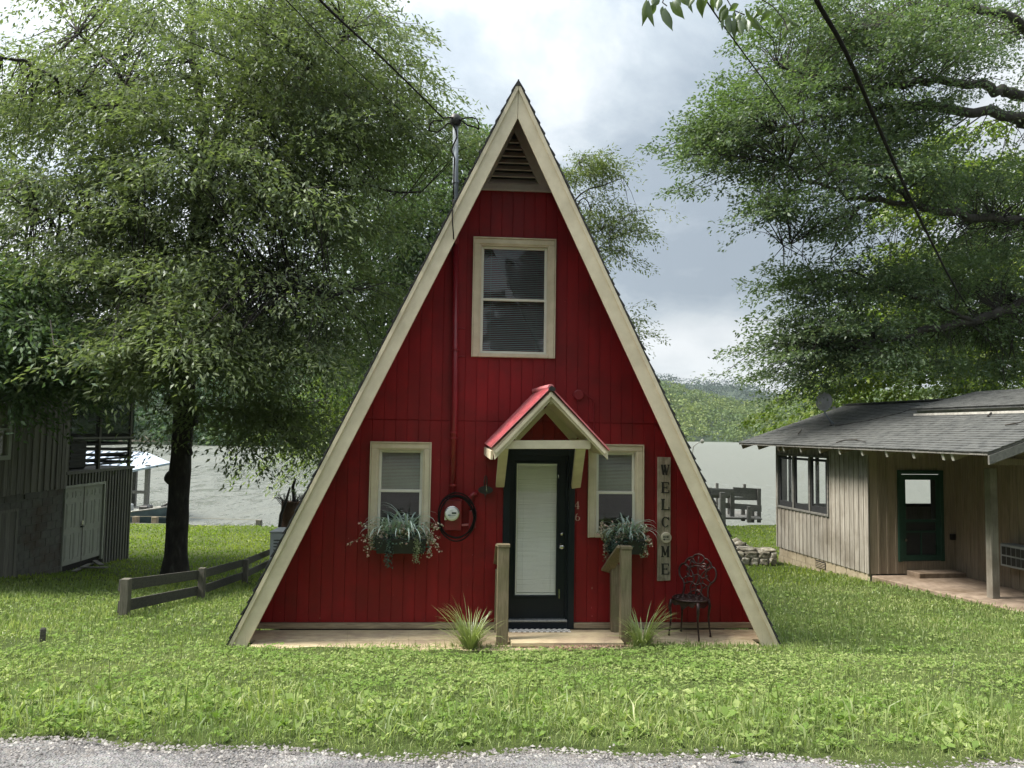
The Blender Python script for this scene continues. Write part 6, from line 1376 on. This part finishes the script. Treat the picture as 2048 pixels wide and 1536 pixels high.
tree('oak_tree', 'huge dark oak reaching in from the right with long bare limbs above the cottage',
     [(2210, 1150, 21), (2200, 900, 21), (2180, 700, 21), (2160, 500, 21), (2140, 300, 21), (2120, 100, 21), (2100, -60, 21)], [(0, .55), (.5, .45), (1, .25)],
     [([(2140, 290, 21), (2060, 250, 20.5), (2005, 228, 20), (1850, 213, 19), (1760, 216, 18.6), (1640, 235, 18), (1540, 260, 17.5)], .22, .03),
      ([(2130, 200, 21), (2040, 195, 20.5), (1990, 180, 20), (1900, 158, 19), (1790, 172, 18.5), (1680, 172, 18), (1560, 130, 17.5)], .20, .03),
      ([(2150, 470, 21), (2000, 440, 20), (1900, 425, 19), (1830, 410, 18.5), (1720, 398, 18), (1620, 365, 17.5), (1560, 320, 17.2)], .16, .02),
      ([(2180, 620, 21), (2040, 612, 20), (1960, 636, 19.5), (1860, 662, 19), (1760, 684, 18.6), (1700, 700, 18.3), (1640, 690, 18)], .17, .03),
      ([(2120, 90, 21), (2000, 30, 20), (1900, 10, 19), (1800, 40, 18.5), (1700, 60, 18)], .16, .02),
      ([(1830, 410, 18.5), (1760, 350, 18.2), (1700, 320, 18)], .09, .015), ([(1760, 395, 18.2), (1690, 430, 18), (1620, 470, 17.8), (1570, 490, 17.6)], .07, .01), ([(1720, 410, 18), (1680, 470, 17.9), (1660, 520, 17.9)], .05, .008),
      ([(1940, 640, 19.4), (1850, 600, 19), (1760, 570, 18.7), (1700, 540, 18.4)], .08, .015), ([(1760, 684, 18.6), (1720, 640, 18.5), (1690, 590, 18.5), (1640, 560, 18.4)], .07, .01)],
     [(1700, 110, 210, 130, 19, 3.5, 290), (1560, 220, 170, 110, 18, 3, 210), (1900, 110, 200, 160, 20, 3, 260), (1470, 290, 90, 70, 17.5, 2, 60), (1620, 350, 160, 80, 18, 2.5, 140), (1850, 320, 170, 110, 19.5, 2.5, 170),
      (1520, 420, 70, 60, 17.5, 1.5, 34), (1660, 470, 90, 60, 18, 1.5, 40), (2010, 480, 140, 190, 21, 2.5, 260), (1880, 560, 150, 110, 20, 2, 170), (1700, 600, 130, 80, 18.8, 2, 130), (1620, 670, 80, 70, 18.3, 1.5, 70), (1740, 700, 130, 70, 19, 2, 110), (1900, 700, 160, 80, 20.5, 2, 160),
      (1610, 590, 60, 60, 18.3, 1.2, 34), (2030, 720, 80, 90, 20.5, 1.5, 90), (1610, 770, 55, 50, 19.0, 1, 36), (1560, 730, 30, 30, 18.5, .7, 8), (1430, 240, 50, 70, 17.5, 1, 26), (1400, 330, 45, 30, 17.5, 1, 12), (1760, 30, 200, 70, 18, 3, 90)],
     78, .105, .026, M['bark2'], M['lfC'], 35, spread=.5, dens=.84, gap=.12, droop=.12, size=(.5, .9))
tree('maple_tree', 'sunlit yellow-green tree seen through the dark oak behind the cottage',
     [(1990, 1050, 30), (1985, 900, 30), (1975, 700, 30), (1960, 480, 30)], [(0, .3), (1, .15)],
     [([(1975, 700, 30), (1860, 620, 30), (1780, 560, 30)], .14, .03), ([(1970, 640, 30), (2040, 500, 30), (2080, 400, 30)], .13, .03)],
     [(1930, 300, 110, 80, 30, 3, 60), (1960, 480, 190, 150, 30, 4, 150), (1800, 660, 200, 110, 30, 4, 140), (1970, 700, 170, 100, 30, 4, 110), (1690, 780, 110, 40, 30, 2, 40)],
     70, .22, .07, M['bark2'], M['lfY'], 36, droop=.25, size=(.5, .8), gap=.2)
tree('willow_tree', 'airy pale green tree showing over the right slope of the A-frame',
     [(1075, 1040, 30), (1080, 900, 30), (1090, 700, 30), (1110, 500, 30), (1150, 400, 30)], [(0, .24), (1, .08)],
     [([(1110, 520, 30), (1150, 400, 30), (1215, 368, 29.8), (1245, 355, 29.8)], .05, .01), ([(1105, 560, 30), (1160, 400, 29.5), (1195, 450, 29.5), (1225, 500, 29.5)], .045, .008), ([(1120, 480, 30), (1130, 380, 30), (1160, 320, 30)], .05, .01), ([(1095, 680, 30), (1180, 650, 30), (1260, 640, 30)], .05, .01), ([(1100, 600, 30), (1170, 520, 30), (1220, 480, 30)], .05, .01)],
     [(1165, 360, 75, 60, 30, 1.6, 62), (1215, 410, 60, 90, 29.8, 1.5, 50), (1170, 470, 75, 80, 30, 1.5, 46), (1225, 480, 35, 50, 29.6, 1, 15), (1262, 400, 22, 30, 29.7, .6, 7), (1265, 640, 28, 40, 30, .8, 12), (1280, 680, 16, 22, 30, .5, 5), (1125, 330, 30, 40, 30, 1, 16)],
     52, .15, .030, M['bark2'], M['lfW'], 37, spread=.35, droop=.3, size=(.42, .68))
# wires --------------------------------------------------------------
def wire(pix, r, label, m='cable', name='overhead_wire'):
    pts = [P(*p) for p in pix]; q = smooth([tuple(p) for p in pts], 8); rr = r if not isinstance(r, tuple) else [r[0]+(r[1]-r[0])*i/(len(q)-1) for i in range(len(q))]
    return tag(MB().tube(q, rr, 6).build(name, M[m], None, True), label, 'wire')
mh = HWd(*(lambda a: (a[0], WY-.1, a[1]))(HL(887, 237, WY-.1)))
wire([(560, -90, 4.6), (640, 0, 5.0), (700, 58, 5.6), (760, 112, 6.5), (830, 180, 7.6), (887, 237, mh.y)], .009, 'thicker twisted service cable sagging down to the mast of the A-frame')
wire([(480, -90, 5.0), (575, 3, 5.6), (660, 90, 6.8), (740, 165, 8), (800, 220, 9.5), (840, 262, 11), (880, 300, 13)], .0045, 'thin wire running parallel left of the service cable')
wire([(1570, -140, 4.2), (1633, 0, 4.6), (1700, 122, 5.4), (1790, 330, 7.5), (1855, 468, 10.5), (1905, 565, 15), (1945, 630, 21)], (.015, .020), 'thick black cable crossing the oak at upper right')
wire([(1340, -120, 5), (1415, 5, 5.6), (1490, 110, 6.6), (1570, 220, 8.2), (1680, 380, 12), (1790, 520, 19), (1860, 600, 26)], .006, 'thin straight wire crossing the sky left of the thick cable')
# leafy twig hanging into the top of the frame
random.seed(12)
hb = empty('hanging_twig', P(1440, -60, 2.7), 0, 'sprays of long pointed leaves hanging into the top edge of the photo', 'branch'); O = Vector(hb.location)
M['hleaf'] = leaf_mat('backlit_pointed_leaf', (.055, .085, .030), (.075, .11, .035), (.11, .15, .04), .5, .10)
me = None
tw = [[(1440, -60), (1400, -20), (1340, -8), (1290, -10)], [(1440, -60), (1455, 0), (1466, 20), (1490, 30)], [(1440, -60), (1500, -15), (1545, 12), (1568, 40), (1575, 60)], [(1330, -10), (1325, 5), (1334, 12)], [(1466, 15), (1475, 40), (1480, 55)]]
for t_ in tw: MB().tube([P(a, b, 2.7)-O for a, b in t_], .0022, 5).build('twig', M['bark2'], hb)
base = MB(); n_ = 6; prof = [0, .34, .5, .46, .30, .12, 0]; V = []
for i in range(n_+1):
    t = i/n_; V += [(-prof[i]*.36, .10*math.sin(t*PI), -t), (0, -.03*math.sin(t*PI)*1, -t), (prof[i]*.36, .10*math.sin(t*PI), -t + 0)]
base.pts([(x, y+.25*z*z*.2, z) for x, y, z in V], [(3*i+j, 3*i+j+1, 3*i+j+4, 3*i+j+3) for i in range(n_) for j in range(2)]); lo = base.build('leaf', M['hleaf'], hb, True); first = True
LV = [(1293,-2,45,-20), (1297,0,50,8), (1312,4,32,-20), (1326,12,42,-12), (1330,15,52,6), (1339,4,45,30), (1345,2,20,25), (1352,-8,26,20), (1360,-8,24,30), (1375,-12,40,5), (1400,-12,42,8), (1418,-8,30,-16), (1430,-10,34,10), (1440,-6,32,-6), (1452,8,32,-20), (1456,15,30,-25), (1463,30,30,-38), (1460,32,42,-10), (1470,35,42,-4), (1476,38,38,14), (1470,22,26,-6), (1480,25,32,-28), (1486,32,44,-8), (1490,38,40,22), (1478,8,30,-45), (1490,15,34,45), (1497,30,42,35), (1455,45,28,-22), (1448,40,30,-26), (1512,14,24,62), (1526,12,30,-38), (1532,14,24,-8), (1545,18,24,14), (1545,22,40,-40), (1558,28,28,-12), (1572,32,22,35), (1577,40,26,60), (1575,48,30,12), (1580,45,30,-30), (1565,35,26,-22), (1320,-4,28,-40), (1305,-6,22,10), (1388,-14,30,-14), (1424,-8,26,24)]
for (px, py, ln, ang) in LV:
    o = lo if first else lo.copy(); 
    if not first: COL.objects.link(o); o.parent = hb
    first = False; o.location = P(px, py, 2.7+random.uniform(-.08, .08)) - O; k = ln/F*2.7*1.18; o.scale = (k*random.uniform(.9, 1.25), k, k); o.rotation_euler = (R(random.uniform(-25, 25)), R(-ang), R(random.uniform(-60, 60)))

# ================================================================== GRASS
def blades(name, n, xr, yr, hgt, wid, m, seed, dens=None, lean=.5, seg=2, zoff=0, sampler=None):
    r = np.random.default_rng(seed); y = yr[0] + (yr[1]-yr[0])*r.random(n); hx_ = (y*.72+.6) if xr is None else None
    x = r.uniform(-1, 1, n)*hx_ if xr is None else r.uniform(xr[0], xr[1], n)
    keep = np.ones(n, bool)
    if dens is not None: keep = r.random(n) < dens(x, y)
    # nothing grows through the deck, the house or the buildings
    hx0 = HINV @ Vector((0, 0, 0)); c_, s_ = math.cos(-HYAW), math.sin(-HYAW); lx = (x-HX)*c_ - (y-HD)*s_; ly = (x-HX)*s_ + (y-HD)*c_
    keep &= ~((ly > -.10) & (ly < DEPTH) & (np.abs(lx) < 2.93)) & ~((ly > -.30) & (ly < 0) & (lx > .0) & (lx < 1.25))
    cx_, sx_ = math.cos(-yawc), math.sin(-yawc); ux = (x-Np.x)*cx_ - (y-Np.y)*sx_; uy = (x-Np.x)*sx_ + (y-Np.y)*cx_
    keep &= ~((ux > 0) & (uy > -.1) & (uy < LEN)) & ~((ux > .02 - uy*.20) & (uy <= 0) & (uy > -4.3)); keep &= ~((x < bX+.03) & (y > B0) & (y < yE)); keep &= y > vre(x) + .02
    x, y = x[keep], y[keep]; n = len(x); z = vgz(x, y) + zoff; h = hgt(x, y, r)*(.5+r.random(n)); w_ = wid(x, y)*(.6+.8*r.random(n))
    a = r.uniform(0, 6.283, n); tilt = np.abs(r.normal(0, lean, n)); fa = r.uniform(0, 6.283, n); dx_, dy_ = np.cos(fa), np.sin(fa); sx2, sy2 = np.cos(a)*w_, np.sin(a)*w_
    P0 = np.stack([x, y, z], 1); m1 = np.stack([x+dx_*np.sin(tilt*.5)*h*.5, y+dy_*np.sin(tilt*.5)*h*.5, z+np.cos(tilt*.5)*h*.5], 1); t2 = np.clip(tilt*1.9, 0, 2.2)
    m2 = m1 + np.stack([dx_*np.sin(t2)*h*.5, dy_*np.sin(t2)*h*.5, np.cos(t2)*h*.5], 1); S_ = np.stack([sx2, sy2, np.zeros(n)], 1)
    V = np.stack([P0-S_*.7, P0+S_*.7, m1+S_, m1-S_, m2], 1).reshape(-1, 3); b_ = np.arange(n)[:, None]*5; T_ = np.concatenate([b_+np.array([[0, 1, 2]]), b_+np.array([[0, 2, 3]]), b_+np.array([[3, 2, 4]])], 0)
    return tag(np_mesh(name, V, T_, m, None, False, 3), kind='stuff')
M['g1'] = leaf_mat('grass_blade', (.135, .19, .058), (.21, .275, .092), (.40, .43, .21), .42, .04, (.14, .20, .068), .9)
M['g2'] = leaf_mat('far_grass_blade', (.19, .25, .045), (.25, .31, .06), (.34, .39, .10), .45, .04, (.12, .20, .035), .35)
M['g3'] = leaf_mat('dark_stem', (.04, .055, .02), (.07, .08, .03), (.12, .12, .05), .2, .1)
M['clov'] = leaf_mat('clover_leaf', (.12, .185, .055), (.20, .27, .085), (.36, .41, .18), .38, .0, (.13, .22, .05), 1.5)
def nz(x, y, k=1.0, s=0.0): return .5+.25*np.sin(x*1.7*k+s)+.25*np.sin(y*2.3*k+x*.8*k+s*2) * np.sin(x*.9*k-y*1.4*k)
def bare(x, y):
    b = np.ones(np.shape(x))
    for (cx, cy, rx, ry) in ((-.7, 6.9, .9, .22), (1.9, 7.15, .55, .16), (.6, 6.5, .6, .15), (3.2, 6.3, .8, .18), (-2.6, 5.9, .5, .12), (.9, 8.0, .5, .15), (3.9, 5.6, .5, .12)): b = b*(1 - .85*np.exp(-(((x-cx)/rx)**2 + ((y-cy)/ry)**2)))
    return b*(.45+.75*(np.sin(x*2.9+np.sin(y*3.7)*1.3)*np.sin(y*4.3+x) > -.25))
blades('grass', 150000, None, (3.85, 8.6), lambda x, y, r: .046*(.5+.85*nz(x, y, 1.6)) + .05*np.exp(-((y-4.6)/.6)**2)*nz(x, y, 2.2, 2)**1.5, lambda x, y: .0021+.0005*(y-4), M['g1'], 41, lambda x, y: np.clip((9.2-y)/5.0, .35, 1)*(.35+.75*nz(x, y, 2.6, 1))*(.35+.65*np.clip(bare(x, y), 0, 1)), 1.0)
blades('grass', 90000, None, (8.2, 17), lambda x, y, r: .055+.03*nz(x, y, 1.1), lambda x, y: .0040+.0008*(y-8), M['g1'], 42, lambda x, y: np.clip(1.3-(y-8)/14, .3, 1)*(.45+.6*nz(x, y, 1.2, 1)), .6)
blades('grass', 60000, None, (15, 32), lambda x, y, r: .06+.02*nz(x, y, .8), lambda x, y: .009+.001*(y-15), M['g2'], 43, lambda x, y: (y < 31.5-3*np.clip(x/8, 0, 1))*1.0, .6)
blades('tall_grass', 9000, None, (4.0, 6.2), lambda x, y, r: .14+.04*nz(x, y, 2), lambda x, y: .0045+0*x, M['g1'], 44, lambda x, y: np.exp(-((y-4.55)/.45)**2)*(.25+.9*nz(x, y, 1.9, 3)), 1.25)
blades('seed_stems', 260, None, (4.3, 7.2), lambda x, y, r: .26+0*x, lambda x, y: .0014+0*x, M['g3'], 45, None, .22)
blades('edge_grass', 2600, (-3.2, 3.3), (8.02, 8.32), lambda x, y, r: .075+0*x, lambda x, y: .003+0*x, M['g1'], 46, None, .4)
def leafy(name, n, yr, size, m, seed, dens, lift, wr=.45, k=3, mode='clover'):
    r = np.random.default_rng(seed); y = r.uniform(yr[0], yr[1], n); x = r.uniform(-1, 1, n)*(y*.72+.5); keep = r.random(n) < dens(x, y)
    c_, s_ = math.cos(-HYAW), math.sin(-HYAW); lx = (x-HX)*c_ - (y-HD)*s_; ly = (x-HX)*s_ + (y-HD)*c_
    keep &= ~((ly > -.08) & (np.abs(lx) < 2.93) & (ly < DEPTH)) & ~((ly > -.26) & (lx > .0) & (lx < 1.25) & (ly < 1)); keep &= y > vre(x)+.04; x, y = x[keep], y[keep]; n = len(x)
    z = vgz(x, y) + lift*r.random(n); sz_ = size*(.5+r.random(n)); N = n*k; ci = np.repeat(np.arange(n), k); a = np.tile(np.arange(k)*6.283/k, n) + np.repeat(r.uniform(0, 6.28, n), k) + r.normal(0, .25, N)
    el = r.uniform(-.25, .55, N) if mode == 'clover' else r.uniform(.1, 1.1, N); d = np.stack([np.cos(a)*np.cos(el), np.sin(a)*np.cos(el), np.sin(el)], 1); sd_ = np.stack([-np.sin(a), np.cos(a), r.normal(0, .25, N)], 1)
    p = np.stack([x, y, z], 1)[ci]; L_ = sz_[ci]*(.7+.6*r.random(N)); W_ = L_*wr; tip = p + d*L_[:, None]; tip[:, 2] -= L_*.25
    V = np.stack([p, p+d*(L_*.5)[:, None]+sd_*W_[:, None], tip, p+d*(L_*.5)[:, None]-sd_*W_[:, None]], 1).reshape(-1, 3); return tag(np_mesh(name, V, np.arange(N*4).reshape(-1, 4), m), kind='stuff')
leafy('clover', 34000, (5.2, 8.6), .020, M['clov'], 51, lambda x, y: bare(x, y)*np.clip(.20+1.1*np.exp(-((x-.8)/2.2)**2)*np.exp(-((y-7.2)/1.3)**2), 0, 1)*(.3+nz(x, y, 2.6, 1)), .05)
leafy('clover', 9000, (8.2, 15), .035, M['clov'], 52, lambda x, y: .25+.5*nz(x, y, 1.5, 2), .05)
leafy('broadleaf_weeds', 1900, (4.0, 6.0), .055, M['clov'], 53, lambda x, y: np.exp(-((y-4.75)/.55)**2)*(.25+nz(x, y, 2.5, 4)), .03, .26, 6, 'weed')
leafy('creeping_weeds', 10000, (4.0, 7.5), .030, M['clov'], 54, lambda x, y: bare(x, y)*(.15+.8*nz(x, y, 1.8, 2)**2), .05, .25, 4, 'weed')
# bare pebbly patch at the step, leaf on the road
pp_ = HWd(HL(1150, 1290, -.2)[0], -.22, 0); mb = MB(); random.seed(4)
for i in range(420):
    x = pp_.x+random.gauss(0, .20); y = pp_.y+random.gauss(0, .06); s_ = random.uniform(.006, .013); z = gz(x, y)+.03
    mb.pts([(x-s_, y, z), (x, y-s_, z), (x+s_, y, z), (x, y+s_, z), (x, y, z+s_)], [(0, 1, 4), (1, 2, 4), (2, 3, 4), (3, 0, 4)])
M['brownp'] = leaf_mat('brown_pebble', (.12, .075, .045), (.22, .14, .09), (.34, .25, .18), 0, .02)
tag(mb.build('pebbles', M['brownp'], None), kind='stuff')
xs_ = np.linspace(-.42, .42, 9); ys_ = np.linspace(-.12, .12, 5); V = np.array([(pp_.x+x, pp_.y+y, gz(pp_.x+x, pp_.y+y)+.028-.9*(x*x/.17*.06+y*y*1.6)) for y in ys_ for x in xs_]); Q = np.array([(j*9+i, j*9+i+1, (j+1)*9+i+1, (j+1)*9+i) for j in range(4) for i in range(8)])
tag(np_mesh('bare_soil', V, Q, Mt('soil', (.09, .06, .04), (.16, .11, .07), freq=20, rough=1), None, True), kind='structure')
random.seed(8); lp_ = Pz(1472, 1517, .012); f = MB(); leaflet(f, (0, 0, 0), (1, .2, .12), .085, .022); leaflet(f, (0, .003, .002), (1, .22, .0), .08, .018, Vector((0, .4, 1))); lf_ = f.build('fallen_leaf', M['lfY'], None); lf_.location = lp_-Vector((.04, 0, 0)); tag(lf_, 'single yellow-green leaf lying on the asphalt at the bottom right of centre', 'leaf')
lp_ = Pz(2008, 1522, .012); f = MB(); leaflet(f, (0, 0, 0), (.6, .8, .1), .04, .014); lf_ = f.build('fallen_leaf', M['lfY'], None); lf_.location = lp_; tag(lf_, 'tiny yellow leaf on the asphalt near the bottom right corner', 'leaf')

# air between here and the far hills
hz_m = bpy.data.materials.new('haze'); hz_m.use_nodes = True; T = NT(hz_m.node_tree); T.n.clear(); o = T.add('ShaderNodeOutputMaterial'); pv = T.add('ShaderNodeVolumePrincipled')
pv.inputs['Color'].default_value = (.80, .90, 1, 1); pv.inputs['Density'].default_value = .00010; pv.inputs['Anisotropy'].default_value = .2; T.link(pv.outputs[0], o.inputs['Volume'])
hzb = MB().box(-1600, 1600, -320, 2200, WATER-4.5, 190).build('haze', hz_m, None); tag(hzb, kind='stuff')
